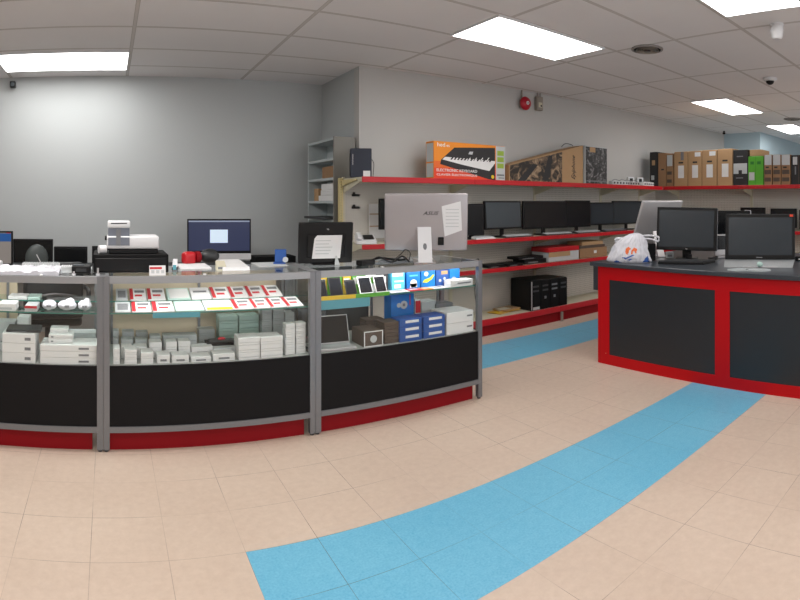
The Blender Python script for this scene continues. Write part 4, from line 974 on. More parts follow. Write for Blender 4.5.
# blue boxes on the shelf
bb = [(391.5, 405, 270.5, 'cyan', 'pale blue carton leftmost of the blue row on the right case shelf'), (406.5, 420.5, 271.5, 'blue', 'blue carton with a white dome print on the right case shelf'), (421, 435.5, 270, 'blue', 'blue carton with a yellow banana shaped print'), (436, 449, 270, 'blued', 'dark blue carton with white circles and tan print'), (449.5, 460, 268.5, 'blue', 'blue carton rightmost of the blue row with a pale print')]
for i, (x0, x1, yt, m, lb) in enumerate(bb):
    v = CV + 0.14; u0 = onv(x0, 290, v)[0]; u1 = onv(x1, 290, v)[0]; zt = min(hz((x0 + x1) / 2, yt, v), 0.928)
    t = thing('accessory_carton', lb, 'box', ((u0 + u1) / 2, v + 0.04, ZS3), 0, 'blue cartons on the right case shelf')
    w_ = u1 - u0 - 0.004; h_ = zt - ZS3
    B().box(-w_ / 2, w_ / 2, -0.04, 0.04, 0, h_, bev=0.0015).build('carton', M[m], t)
    b = B(); Yf = -0.0412
    if i == 0:
        b.box(-w_ * 0.45, w_ * 0.35, Yf, -0.04, h_ * 0.72, h_ * 0.95); b.box(-w_ * 0.3, w_ * 0.4, Yf, -0.04, h_ * 0.42, h_ * 0.5); b.box(-w_ * 0.3, w_ * 0.2, Yf, -0.04, h_ * 0.1, h_ * 0.3); b.build('print', M['card'], t)
    elif i == 1:
        b.cyl((0.0, Yf, h_ * 0.3), (0.0, -0.04, h_ * 0.3), w_ * 0.26); b.box(-w_ * 0.26, w_ * 0.26, Yf, -0.04, h_ * 0.08, h_ * 0.3); b.build('dome_print', M['card'], t)
        B().box(-w_ * 0.3, w_ * 0.3, Yf, -0.04, h_ * 0.72, h_ * 0.8).build('text_print', M['cyan'], t)
    elif i == 2:
        b.prism([(-w_ * 0.4, h_ * 0.3), (-w_ * 0.1, h_ * 0.28), (w_ * 0.25, h_ * 0.45), (w_ * 0.45, h_ * 0.7), (w_ * 0.32, h_ * 0.72), (w_ * 0.1, h_ * 0.55), (-w_ * 0.3, h_ * 0.45)], Yf, -0.04); b.build('banana_print', mat('lime_print', s2l(206, 216, 60), 0.5), t)
        B().cyl((-w_ * 0.15, Yf, h_ * 0.78), (-w_ * 0.15, -0.04, h_ * 0.78), w_ * 0.14).build('disc_print', M['card'], t)
    elif i == 3:
        for qx, qz in ((-0.2, 0.35), (0.15, 0.45), (0.2, 0.2)): b.cyl((w_ * qx, Yf, h_ * qz), (w_ * qx, -0.04, h_ * qz), w_ * 0.1)
        b.build('circle_print', M['cardg'], t)
        B().box(-w_ * 0.1, w_ * 0.4, Yf, -0.04, h_ * 0.72, h_ * 0.95).build('tan_print', M['kraft'], t)
    else:
        b.cyl((-w_ * 0.1, Yf, h_ * 0.3), (-w_ * 0.1, -0.04, h_ * 0.3), w_ * 0.25); b.build('dome_print', M['cardg'], t)
stack('tablet_carton', 'long white carton at the right end of the right case shelf', 450.5, 473, 279.5, CV + 0.045, 1, 0.08, 'card', None, z=ZS3, mark=[(0.3, 0.9, 0.4, 0.6, 'ink')])
# flyers on the shelf front
for i, (x0, x1, m, lb) in enumerate(((392, 410, 'paper', 'white leaflet lying before the pale blue carton'), (410.5, 424, 'pink', 'red leaflet lying before the blue carton'), (424.5, 434, 'orange', 'orange leaflet lying before the banana print carton'), (434.5, 449, 'paper', 'white leaflet lying before the dark blue carton'))):
    v = CV + 0.045; u0 = onv(x0, 290, v)[0]; u1 = onv(x1, 290, v)[0]
    t = thing('leaflet', lb, 'leaflet', ((u0 + u1) / 2, v + 0.045, ZS3), 0, 'leaflets on the right case shelf')
    B().box(-(u1 - u0) / 2 + 0.001, (u1 - u0) / 2 - 0.001, -0.043, 0.043, 0, 0.004).build('sheet', M[m], t)
    B().box(-(u1 - u0) * 0.3, (u1 - u0) * 0.3, -0.01, 0.02, 0.0041, 0.0048).build('print', M['cardg' if m != 'paper' else 'ink'], t)
# floor of case 3: open laptop, dark photo paper box, card stacks, blue boxes, white cartons
u0 = onv(317.5, 340, CV + 0.05)[0]; u1 = onv(356, 340, CV + 0.05)[0]; w_ = u1 - u0
t = thing('laptop_computer', 'open silver laptop with a dark screen on the right case floor', 'laptop', ((u0 + u1) / 2, CV + 0.12, ZD), -0.05)
B().box(-w_ / 2, w_ / 2, -0.085, 0.06, 0, 0.016, bev=0.004).build('base', M['silver'], t)
R_ = Matrix.Translation((0, 0.03, 0.018)) @ Matrix.Rotation(-0.3, 4, 'X')
B().box(-w_ / 2, w_ / 2, 0, 0.008, 0, 0.175, bev=0.003, M4=R_).build('lid', M['silver'], t)
B().box(-w_ / 2 + 0.006, w_ / 2 - 0.006, -0.001, 0, 0.006, 0.169, M4=R_).build('screen', M['darkscr'], t)
b = B()
for r in range(3):
    for c in range(12): b.box(-w_ * 0.42 + c * w_ * 0.07, -w_ * 0.42 + c * w_ * 0.07 + w_ * 0.055, -0.03 + r * 0.018, -0.016 + r * 0.018, 0.0161, 0.0175)
b.build('keys', M['cardg'], t)
t = thing('laptop_computer', 'black laptop standing open behind the silver one in the right case', 'laptop', (E2 + 0.135, CV + 0.33, ZD), 0)
B().box(-0.11, 0.11, -0.05, 0.12, 0, 0.016, bev=0.003).build('base', M['black'], t)
R_ = Matrix.Translation((0, 0.06, 0.017)) @ Matrix.Rotation(-0.15, 4, 'X')
B().box(-0.11, 0.11, 0, 0.008, 0, 0.235, bev=0.003, M4=R_).build('lid', M['black'], t)
B().box(-0.10, 0.10, -0.001, 0, 0.01, 0.225, M4=R_).build('screen', M['screen2'], t)
u0 = onv(364, 340, CV + 0.035)[0]; u1 = onv(383, 340, CV + 0.035)[0]; w_ = u1 - u0
t = thing('drive_carton', 'dark brown carton with a white framed emblem on the right case floor', 'box', ((u0 + u1) / 2, CV + 0.035 + 0.09, ZD), 0)
hb_ = hz(373, 331, CV + 0.035) - ZD
B().box(-w_ / 2, w_ / 2, -0.09, 0.09, 0, hb_, bev=0.001).build('carton', M['brown'], t)
b = B()
for a0, a1, c0, c1 in ((0, 1, 0, 0.06), (0, 1, 0.94, 1), (0, 0.05, 0.06, 0.94), (0.95, 1, 0.06, 0.94)): b.box(-w_ / 2 + a0 * w_, -w_ / 2 + a1 * w_, -0.0912, -0.09, c0 * hb_, c1 * hb_)
b.build('white_border', M['card'], t)
B().cyl((0, -0.0915, hb_ * 0.48), (0, -0.09, hb_ * 0.48), hb_ * 0.24).build('emblem', M['cardg'], t)
stack('game_case', 'thin brown case in the dark stack on the right case floor', 384.5, 399, 322, CV + 0.05, 6, 0.12, 'brown', 'dark brown stacked cases', lid=False)
stack('game_case', 'thin dark case in the stack behind the emblem carton', 366, 384, 319, CV + 0.235, 6, 0.1, 'brown', 'dark cases behind the emblem carton', lid=False)
LBL = [(0.25, 0.85, 0.45, 0.8, 'card')]
stack('cable_carton', 'blue carton of the left stack in the right case', 400, 422, 318.5, CV + 0.035, 3, 0.12, 'blued', 'blue cartons on the right case floor', lid=False, mark=LBL)
stack('cable_carton', 'blue carton of the right stack in the right case', 423.5, 445, 315.5, CV + 0.035, 3, 0.12, 'blued', 'blue cartons on the right case floor', lid=False, mark=LBL)
stack('router_carton', 'white carton of the pair beside the right post', 446.5, 473.5, 311.5, CV + 0.035, 2, 0.2, 'card', 'white cartons beside the right post', lid=False, mark=[(0.75, 0.95, 0.45, 0.6, 'ink')])
v = CV + 0.22
u0 = onv(391, 310, v)[0]; u1 = onv(414, 310, v)[0]; w_ = u1 - u0
t = thing('webcam_carton', 'large blue carton with a white disc picture inside the right case', 'box', ((u0 + u1) / 2, v + 0.05, ZD), 0)
hb_ = hz(402, 294.5, v) - ZD
B().box(-w_ / 2, w_ / 2, -0.05, 0.05, 0, hb_, bev=0.002).build('carton', M['blue'], t)
zc = hz(402, 305, v) - ZD
B().cyl((0.01, -0.0512, zc), (0.01, -0.05, zc), 0.028).build('disc_picture', M['cardg'], t)
B().cyl((-0.03, -0.0512, zc), (-0.03, -0.05, zc), 0.016).build('disc_picture', M['cardg'], t)
B().cyl((0.01, -0.0516, zc), (0.01, -0.0512, zc), 0.011).build('disc_centre', M['ink'], t)
B().box(0.055, 0.062, -0.0512, -0.05, hb_ * 0.72, hb_ * 0.98).build('red_print', M['pink'], t)
t = thing('webcam_carton', 'small red and white carton beside the large blue disc carton', 'box', (onv(418, 310, v)[0], v + 0.05, ZD), 0)
hb2 = hz(418, 300, v) - ZD
B().box(-0.022, 0.022, -0.05, 0.05, 0, hb2, bev=0.002).build('carton', M['card'], t)
B().box(-0.02, 0.02, -0.0512, -0.05, hb2 * 0.6, hb2 * 0.98).build('red_print', M['pink'], t)
stack('router_carton', 'grey carton of the left pile behind the blue stacks', 421.5, 436, 301, CV + 0.26, 3, 0.1, 'cardg', 'grey cartons behind the blue stacks', lid=False)
stack('router_carton', 'grey carton of the right pile behind the blue stacks', 436.5, 453, 303, CV + 0.24, 3, 0.1, 'ink', 'grey cartons behind the blue stacks', lid=False)

# ================================================================== THINGS ON TOP OF THE CASES
TZ = CT + 0.0005
def top_at(x, y): u, v = onz(x, y, TZ); return u, v
# cash drawer + label printer
u0 = onv(93.5, 270, 3.29)[0]; u1 = onv(168, 270, 3.29)[0]; w_ = u1 - u0
t = thing('cash_drawer', 'black cash drawer on top of the middle display case', 'cash drawer', ((u0 + u1) / 2, 3.25 + 0.17, TZ), 0)
hd = hz(130, 254.5, 3.27) - TZ
B().box(-w_ / 2, w_ / 2, -0.16, 0.16, 0, hd, bev=0.003).build('case', M['blackm'], t)
B().box(-w_ / 2 + 0.012, w_ / 2 - 0.012, -0.166, -0.16, 0.012, hd - 0.02, bev=0.002).build('drawer_front', M['black'], t)
pw = (158 - 107) / F * 3.4
uc = onv(132.5, 250, 3.38)[0]
t = thing('check_scanner', 'white and grey scanner printer on top of the cash drawer', 'printer', (uc, 3.40, TZ + hd + 0.0005), 0)
B().box(-pw * 0.46, pw * 0.48, -0.09, 0.1, 0, 0.028, bev=0.004).build('foot', M['black'], t)
B().box(-pw / 2, pw / 2, -0.1, 0.11, 0.029, 0.105, bev=0.012, seg=3).build('body', M['white'], t, True)
B().box(-pw / 2 + 0.008, -pw / 2 + 0.135, -0.103, -0.1, 0.05, 0.098).build('window', M['clear'], t)
B().box(-pw / 2 + 0.055, -pw / 2 + 0.082, -0.106, -0.103, 0.05, 0.145).build('guide', M['ink'], t)
B().box(-pw / 2 + 0.008, -pw / 2 + 0.135, -0.085, 0.03, 0.1055, 0.152).build('cartridge', M['clear'], t)
B().box(-pw / 2 + 0.004, -pw / 2 + 0.14, -0.095, 0.04, 0.1525, 0.195, bev=0.01, seg=3).build('top_cover', M['white'], t, True)
B().box(-pw / 2 + 0.024, -pw / 2 + 0.12, -0.0955, -0.09, 0.178, 0.184).build('slot', M['blackm'], t)
B().cyl((-pw / 2 - 0.012, -0.03, 0.09), (-pw / 2, -0.03, 0.09), 0.014).build('knob', M['black'], t)
# white earphone/reel on the drawer's left corner
u, v = onv(102, 248, 3.35)
t = thing('paper_roll', 'white paper roll on the left corner of the cash drawer', 'paper roll', (u, 3.33, TZ + hd + 0.0005), 0.3)
B().cyl((-0.02, 0, 0.025), (0.025, 0, 0.025), 0.0245).build('roll', M['paper'], t, True)
B().cyl((0.025, 0, 0.025), (0.0256, 0, 0.025), 0.012).build('core', M['ink'], t)
# sale card
u, v = top_at(157, 274.5)
t = thing('sale_card', 'red and white card standing before the black cash drawer', 'sign', (u, CV + 0.035, TZ), 0)
B().prism([(-0.006, 0), (0.02, 0), (0.016, 0.054), (0.012, 0.054)], -0.046, 0.046, axis='x').build('card', M['card'], t)
b = B(); b.box(-0.044, 0.025, -0.0015, -0.0003, 0.036, 0.048, M4=Matrix.Translation((0, -0.005, 0)) @ Matrix.Rotation(-0.32, 4, 'X')); b.build('red_print', M['pink'], t)
b = B()
for k in range(3): b.box(-0.036 + k * 0.028, -0.018 + k * 0.028, -0.0015, -0.0003, 0.012, 0.03, M4=Matrix.Translation((0, -0.005, 0)) @ Matrix.Rotation(-0.32, 4, 'X'))
b.build('text_print', M['cardg'], t)
# small white tape dispenser
u, v = top_at(175, 270)
t = thing('tape_dispenser', 'small white and dark tape dispenser right of the cash drawer', 'tape dispenser', (u, v, TZ), -0.2)
B().box(-0.018, 0.018, -0.03, 0.04, 0, 0.02, bev=0.003).build('base', M['dark'], t)
B().prism([(-0.025, 0.0201), (0.035, 0.0201), (0.03, 0.065), (-0.0, 0.055)], -0.014, 0.014, axis='x').build('housing', M['white'], t)
B().box(-0.01, 0.01, -0.032, -0.03, 0.006, 0.034).build('blade', M['teal'], t)
# red roll and black pouch
u, v = top_at(193, 266)
t = thing('round_case', 'shiny red round case beside the black pouch on the middle case', 'case', (u - 0.01, v + 0.10, TZ), 0.35)
B().box(-0.05, 0.04, -0.035, 0.035, 0.0, 0.085, bev=0.025, seg=4).build('body', M['redm'], t, True)
B().cyl((0.04, 0, 0.045), (0.075, 0, 0.045), 0.038).build('cap', M['redk'], t, True)
B().cyl((0.075, 0, 0.045), (0.077, 0, 0.045), 0.02).build('hole', M['blackm'], t)
u, v = top_at(210, 266)
t = thing('pouch', 'soft black pouch behind the white keyboard on the middle case', 'pouch', (u + 0.03, v + 0.19, TZ), 0)
b = B(); b.ball((0, 0, 0.045), 0.07, 0.045, 0.0445, sub=3); b.build('body', M['leather'], t, True)
B().tube([(-0.05, 0, 0.08), (-0.02, -0.01, 0.091), (0.02, 0, 0.091), (0.05, 0.01, 0.078)], 0.004).build('zip', M['dark'], t)
# white keyboards / papers on the glass top
def sheet(label, x0, x1, y0, y1, m='paper', h=0.006, skew=0.0, name='paper_sheet', cat='paper', group=None, z=TZ):
    a = onz(x0, y1, z); b_ = onz(x1, y1, z); c = onz((x0 + x1) / 2, y0, z)
    va = (a[1] + b_[1]) / 2; vb = c[1]
    w_ = b_[0] - a[0]; d_ = max(vb - va, 0.05)
    t = thing(name, label, cat, ((a[0] + b_[0]) / 2, va + d_ / 2, z), skew, group)
    B().box(-w_ / 2, w_ / 2, -d_ / 2, d_ / 2, 0, h, bev=0.001).build('sheet', M[m], t)
    return t, w_, d_
sheet('white paper lying right of the tape dispenser', 180, 212, 264.5, 269, 'paper', 0.008)
t, w_, d_ = sheet('white notebook with angled edge on the middle case', 226, 254, 262, 270.5, 'paper', 0.02, -0.1, 'notebook', 'notebook')
B().box(-w_ / 2 + 0.004, w_ / 2 - 0.004, -d_ / 2 + 0.004, d_ / 2 - 0.004, 0.0201, 0.0215).build('cover', M['card'], t)
u, v = top_at(221, 270)
t = thing('card_reader', 'beige card reader left of the white notebook', 'card reader', (u, v + 0.01, TZ), -0.1)
B().prism([(-0.04, 0), (0.05, 0), (0.05, 0.05), (-0.04, 0.03)], -0.028, 0.028, axis='x').build('body', M['cream'], t)
B().box(-0.02, 0.02, -0.002, 0, 0.008, 0.022, M4=Matrix.Translation((0, -0.04, 0))).build('slot', M['ink'], t)
sheet('grey cloth strip on the back of the middle case', 258, 290, 262.8, 266.5, 'cardg', 0.006, 0, 'cloth', 'cloth')
u, v = top_at(281, 264.5)
t = thing('webcam', 'small blue boxed webcam on a clear stand behind the middle case', 'webcam', (u, min(v, 3.57), TZ), -0.35)
B().box(-0.05, 0.03, -0.025, 0.025, 0, 0.016, bev=0.003).build('base', M['bagblue'], t)
B().box(-0.04, 0.035, -0.018, 0.018, 0.0165, 0.1, bev=0.003).build('body', M['blued'], t)
B().cyl((0.03, -0.03, 0.035), (0.03, -0.018, 0.035), 0.018).build('lens', M['cardg'], t)
# HP monitor seen from behind
u, v = onz(325, 266, TZ)
t = thing('monitor', 'black monitor seen from behind with a white paper taped on', 'monitor', (u + 0.035, 3.42, TZ), -0.18)
dd = hypot(u, 3.42); w_ = 55 / F * dd; h_ = 0.27
R_ = Matrix.Translation((0, 0, 0.012)) @ Matrix.Rotation(0.12, 4, 'X')
b = B(); b.box(-w_ / 2, w_ / 2, -0.02, 0.012, 0, h_, bev=0.005, seg=2, M4=R_); b.box(-w_ * 0.35, w_ * 0.35, -0.032, -0.02, h_ * 0.15, h_ * 0.72, bev=0.006, M4=R_); b.build('housing', M['black'], t)
B().box(-w_ / 2 + 0.012, w_ / 2 - 0.012, 0.012, 0.0135, 0.015, h_ - 0.012, M4=R_).build('screen', M['screen2'], t)
b = B(); b.prism([(-w_ * 0.26, h_ * 0.13), (w_ * 0.26, h_ * 0.13), (w_ * 0.29, h_ * 0.70), (-w_ * 0.17, h_ * 0.70), (-w_ * 0.22, h_ * 0.62)], -0.0345, -0.0322, M4=R_); b.build('paper', M['paper'], t)
b = B()
for k in range(5): b.box(-w_ * 0.2, w_ * (0.05 + 0.03 * (k % 3)), -0.0351, -0.0346, h_ * (0.24 + 0.08 * k), h_ * (0.26 + 0.08 * k), M4=R_)
b.build('paper_text', M['cardg'], t)
t2 = text(t, 'logo', 'hp', (0.012, -0.0215 - 0.0, h_ * 0.83), 0.014, 0.014, M['silver'], rot=(0.12 * 0, 0, 0))
t2.matrix_local = R_ @ Matrix.Translation((0.012, -0.0205, h_ * 0.84))
B().box(-0.09, 0.09, -0.05, 0.09, 0, 0.011, bev=0.004).build('base', M['black'], t)
B().prism([(0.055, 0.0), (0.09, 0.0), (0.07, 0.06), (0.062, 0.06)], -0.052, -0.048).build('stand_fin', M['cardg'], t)

# ASUS all-in-one
fu, fv = onz(433, 262.5, TZ)
t = thing('desktop_computer', 'large silver all-in-one computer seen from behind on the right case', 'computer', (fu - 0.015, fv + 0.12, TZ), -0.50)
dd = hypot(fu, fv + 0.15); w_ = 81 / F * (dd + 0.05)
h_ = 0.40
R_ = Matrix.Translation((0.03, 0.0, 0.075)) @ Matrix.Rotation(0.10, 4, 'X')
o = bmesh.new()
hw = w_ / 2
b = B(); b.box(-hw, hw, -0.02, 0.02, 0, h_, bev=0.012, seg=3, M4=R_); b.build('back_shell', M['silverp'], t, True)
B().box(-hw + 0.004, hw - 0.004, 0.02, 0.0235, 0.006, h_ - 0.006, M4=R_).build('screen', M['screen2'], t)
tx = text(t, 'logo_lettering', 'ASUS', (0, 0, 0), 0.11, 0.026, M['inkd'], shear=0.35)
tx.matrix_local = R_ @ Matrix.Translation((0.03, -0.0205, h_ * 0.66))
b = B(); b.prism([(hw * 0.36, h_ * 0.78), (hw * 0.82, h_ * 0.87), (hw * 0.86, h_ * 0.36), (hw * 0.44, h_ * 0.25)], -0.0225, -0.0205, M4=R_); b.build('taped_paper', M['paper'], t)
b = B()
for k in range(6): b.box(hw * 0.46, hw * 0.78, -0.0231, -0.0226, h_ * (0.42 + 0.06 * k), h_ * (0.432 + 0.06 * k), M4=R_)
b.build('paper_text', M['cardg'], t)
b = B(); b.prism([(-0.165, 0.0), (-0.150, 0.0), (-0.022, 0.24), (-0.034, 0.245)], -0.032, 0.062, axis='x'); b.build('stand_leg', M['white'], t, label='pale silver slanted stand leg with an oval cable hole')
b = B(); b.cyl((0, 0, -0.001), (0, 0, 0.0015), 0.016, n=24); bmx = Matrix.Translation((0.015, -0.107, 0.11)) @ Matrix.Rotation(radians(62) , 4, 'X') @ Matrix.Diagonal((0.8, 1.5, 1, 1)); b.bm.transform(bmx); b.build('cable_hole', M['ink'], t)
B().box(-0.06, 0.09, -0.168, 0.10, 0, 0.008, bev=0.003).build('foot', M['silver'], t)
B().box(hw * 0.28, hw * 0.42, -0.028, -0.02, h_ * 0.1, h_ * 0.24, bev=0.003, M4=R_).build('port_cover', M['black'], t)
# cables
t = thing('cable_coil', 'black cables tangled before the silver computer on the right case', 'cable', (0, 0, TZ))
def tp(x, y, dz=0.0): u, v = onz(x, y, TZ); return (u, v, dz)
B().tube([tp(371, 263, 0.006), tp(379, 260, 0.02), tp(392, 263, 0.006), tp(402, 259, 0.02), tp(409, 262.5, 0.006)], 0.007).build('cable', M['black'], t)
B().tube([tp(371, 261.5, 0.006), tp(377, 261, 0.018), tp(384, 259, 0.006), tp(398, 262, 0.014), tp(406, 260, 0.006)], 0.008).build('cable', M['blackm'], t)
b = B(); a = tp(404, 262, 0.01); b.tube([tp(392, 263, 0.01), (a[0] - 0.02, a[1] + 0.0, 0.06), (a[0] + 0.01, a[1], 0.085), (a[0] + 0.05, a[1], 0.06), tp(409, 262, 0.01)], 0.003); b.build('cable', M['black'], t)
t = thing('power_adapter', 'black power adapter with cord on the right case behind its seam', 'power adapter', (top_at(357, 264)[0] + 0.02, top_at(357, 264)[1] - 0.09, TZ), 0.3)
B().box(-0.06, 0.06, -0.03, 0.03, 0, 0.035, bev=0.006, seg=2).build('brick', M['black'], t)
B().tube([(0.06, 0, 0.018), (0.09, 0.02, 0.03), (0.10, 0.06, 0.012), (0.06, 0.08, 0.006)], 0.004).build('cord', M['black'], t)
t = thing('cable_coil', 'thin black cord hanging over the right end of the right case', 'cable', (E3, CV, 0))
B().tube([(-0.02, 0.04, 0.981), (0.0, 0.045, 0.984), (0.006, 0.05, 0.97), (0.008, 0.06, 0.88), (0.008, 0.1, 0.75), (0.009, 0.07, 0.66), (0.009, 0.02, 0.70), (0.008, 0.03, 0.80)], 0.003).build('cord', M['black'], t)

# clutter on top of case 1
t = thing('bubble_wrap', 'sheet of white bubble wrap covering the left display case top', 'bubble wrap', (0, 0, TZ))
uL = -1.1; uR = onv(60, 272, 3.2)[0]
b = B()
o = bmesh.new(); nx, ny = 46, 10
gv = [[o.verts.new((uL + (uR - uL) * i / nx, CV + 0.02 + 0.30 * j / ny, 0.012 + random.uniform(0, 0.016))) for j in range(ny + 1)] for i in range(nx + 1)]
for i in range(nx):
    for j in range(ny): o.faces.new((gv[i][j], gv[i + 1][j], gv[i + 1][j + 1], gv[i][j + 1]))
r_ = bmesh.ops.extrude_face_region(o, geom=o.faces[:])
for e in r_['geom']:
    if isinstance(e, bmesh.types.BMVert): e.co.z = 0.0
bmesh.ops.recalc_face_normals(o, faces=o.faces[:])
b._add(o, 0); b.build('wrap', M['bag'], t)
keyboard('silver grey keyboard lying at the back of the left case top', (onv(41, 262, 3.5)[0], 3.50, TZ), 0.1, 0.24, 0.1, 'silver', None, 'cardg')
B_ = thing('stylus', 'thin silver stylus leaning over the keyboard before the chair', 'stylus', (onv(38, 262, 3.5)[0], 3.5, TZ + 0.024), 0)
B().tube([(0.02, -0.03, 0.012), (-0.01, 0.01, 0.055)], 0.003, smooth=False).build('rod', M['silver'], B_)
for i, (x0, x1, yt, yb) in enumerate(((61, 74, 265.5, 273),)):
    u0, v0 = top_at(x0, yb); u1, _ = top_at(x1, yb)
    t = thing('parts_bin', 'pale grid patterned bin left of the black label maker', 'bin', ((u0 + u1) / 2, v0 + 0.045, TZ), 0)
    w_ = u1 - u0
    B().box(-w_ / 2, w_ / 2, -0.04, 0.04, 0, 0.035, bev=0.003).build('bin', M['cardg'], t)
    b = B()
    for k in range(6): b.box(-w_ / 2 + 0.003 + k * w_ / 6, -w_ / 2 + 0.003 + k * w_ / 6 + 0.005, -0.038, 0.038, 0.0351, 0.039)
    b.build('ribs', M['paper'], t)
u, v = top_at(81.0, 274)
t = thing('label_maker', 'black label maker at the left case corner beside the cash drawer', 'label maker', (u, v + 0.06, TZ), 0)
B().box(-0.055, 0.055, -0.05, 0.05, 0, 0.045, bev=0.008, seg=2).build('body', M['black'], t)
B().box(-0.045, 0.02, -0.035, 0.0, 0.0451, 0.05).build('display', M['screeng'], t)
B().box(-0.03, 0.03, -0.052, -0.05, 0.012, 0.03).build('slot', M['dark'], t)
B().cyl((0.063, 0, 0.02), (0.056, 0, 0.02), 0.014).build('dial', M['cardg'], t)
B().tube([(0.055, 0.03, 0.03), (0.064, 0.03, 0.05), (0.066, 0.0, 0.02), (0.066, -0.05, 0.004), (0.1, -0.075, 0.004), (0.14, -0.082, 0.004)], 0.0025).build('cord', M['black'], t)
for i, (x, lb) in enumerate(((72, 'pair of white caps, left one, before the label maker'), (96, 'white plug standing right of the label maker'))):
    u, v = top_at(x + 2, 275)
    t = thing('plug', lb, 'plug', (u, CV + 0.04, TZ), 0)
    B().cyl((0, 0, 0), (0, 0, 0.01), 0.011).build('cap', M['white'], t)
    B().cyl((0, 0, 0.01), (0, 0, 0.022 + 0.02 * i), 0.006).build('pin', M['silver'], t)
t = thing('appliance', 'white rounded appliance edge at the left end of the left case', 'appliance', (onv(2, 270, 3.48)[0] - 0.05, 3.47, TZ), 0)
B().box(-0.08, 0.05, -0.05, 0.05, 0, 0.04, bev=0.012, seg=3).build('body', M['white'], t, True)
B().box(-0.06, 0.03, -0.0515, -0.05, 0.012, 0.024).build('slot', M['ink'], t)
# screws holding glass: small white clips on the front rails
for i, (x, lb) in enumerate(((41, 'left'), (205, 'middle'), (383, 'right'))):
    u = onv(x, 276, CV)[0]
    t = thing('glass_clip', 'small white clip on the front rail of the %s display case' % lb, 'clip', (u, CV + 0.012, CT), 0, 'white clips on the case rails')
    B().box(-0.008, 0.008, -0.014, 0.01, 0, 0.008, bev=0.002).build('clip', M['card'], t)

# ================================================================== RIGHT COUNTER (red island)
RU = 3.72; RT = 0.869
t = thing('service_counter', 'red service counter with charcoal panels and a charcoal top', 'counter', (RU, 0, 0))
V1, V0 = 3.087, -0.7
wd = 1.6
b = B()
b.box(0, wd, V0, V1 - 0.0, 0.0, 0.018)           # plinth
b.box(0.02, wd, V1 - 0.02, V1, 0.018, 0.835); b.box(0.02, wd, V0, V0 + 0.02, 0.018, 0.835); b.box(wd - 0.02, wd, V0 + 0.02, V1 - 0.02, 0.018, 0.835)
b.build('carcass', M['red'], t)
stiles = [(V1 - 0.122, V1), (1.829, 1.951), (0.693, 0.815), (-0.443, -0.321)]
b = B()
for a, c in stiles: b.box(0, 0.02, a, c, 0.018, 0.835)
b.box(0, 0.02, V0, -0.443, 0.018, 0.835)
gaps = [(1.951, V1 - 0.122), (0.815, 1.829), (-0.321, 0.693)]
for a, c in gaps: b.box(0, 0.02, a, c, 0.018, 0.085); b.box(0, 0.02, a, c, 0.725, 0.835)
b.build('face_frame', M['red'], t)
for a, c in gaps: B().box(0.006, 0.018, a, c, 0.085, 0.725).build('front_panel', M['panel'], t)
B().box(-0.03, wd + 0.03, V0 - 0.03, V1 + 0.07, 0.8355, RT, bev=0.003).build('worktop', M['slab'], t)
B().box(0.015, 0.035, V1 + 0.004, V1 + 0.066, 0.62, 0.835).build('end_bracket', M['slab'], t)
B().box(0.0 - 0.001, 0.0, V1 - 0.09, V1 - 0.084, 0.09, 0.096).build('screw', M['gold'], t)

RZ = RT + 0.0005
def rc(x, y): return onz(x, y, RZ)
# plastic bag
u, v = 3.87, 2.86
t = thing('plastic_bag', 'white plastic shopping bag with orange and blue print on the red counter', 'bag', (u, v, RZ), -ang(626))
dd = hypot(u, v); s = dd / F     # metres per pixel
from mathutils import noise as mn
prof = [(0, -19.5, 19.5, .075), (1.5, -21, 20.5, .085), (5, -20.5, 20, .09), (9, -18.5, 19, .088), (13, -16.5, 18, .08), (17, -15, 17.5, .07), (20, -13, 17, .064), (23, -9.5, 16, .055), (25.5, -5, 14.5, .045), (27.5, -1, 12.5, .034), (28.7, 2, 10.5, .022), (29.3, 5, 8.5, .010)]
def interp(h):
    for a_, b_ in zip(prof, prof[1:]):
        if a_[0] <= h <= b_[0]:
            k = (h - a_[0]) / (b_[0] - a_[0]); return [p + (q - p) * k for p, q in zip(a_, b_)]
    return list(prof[-1])
def inside(px_, pz_, poly):
    r = False; n = len(poly)
    for i in range(n):
        x1, y1 = poly[i]; x2, y2 = poly[(i + 1) % n]
        if (y1 > pz_) != (y2 > pz_) and px_ < (x2 - x1) * (pz_ - y1) / (y2 - y1) + x1: r = not r
    return r
PR = [([(-4, 9.5), (-3.5, 14.5), (-0.5, 16), (1.5, 14), (0, 13), (-1, 10.5), (-2, 8.5)], 1), ([(1.2, 9), (2.2, 13), (4.5, 15.5), (7.5, 14), (7, 10.5), (5.5, 9.5), (5, 12.5), (3.2, 11.5), (2.6, 8.5)], 1),
      ([(-8, 6), (-4, 3.8), (5, 8), (3, 8.6), (-3.5, 5.6)], 2), ([(-3, 3.0), (1, 4.6), (3, 4.0), (0, 2.6)], 2), ([(12.5, 0.3), (16, 5), (18.5, 7), (19.8, 0.3)], 2), ([(-16, 0.3), (-13, 3), (-8, 0.6)], 2)]
nr, ns = 70, 150
o = bmesh.new(); rings = []
for j in range(nr + 1):
    h = 29.3 * j / nr; _, xl, xr, dp = interp(h); ring = []
    for i in range(ns):
        a_ = 2 * pi * i / ns; c = Vector((cos(a_), sin(a_), h * 0.09))
        fold = 1 + 0.13 * mn.noise(Vector((c.x * 3.2, c.y * 3.2, h * 0.05))) + 0.09 * mn.noise(Vector((c.x * 9 + h * 0.12, c.y * 9, h * 0.16)))
        cx, hw_ = (xl + xr) / 2, (xr - xl) / 2
        ring.append(o.verts.new(((cx + hw_ * cos(a_) * fold) * s, dp * sin(a_) * (fold + 0.06 * mn.noise(Vector((c.x * 14, h * 0.25, 1)))), h * s)))
    rings.append(ring)
pf = {}
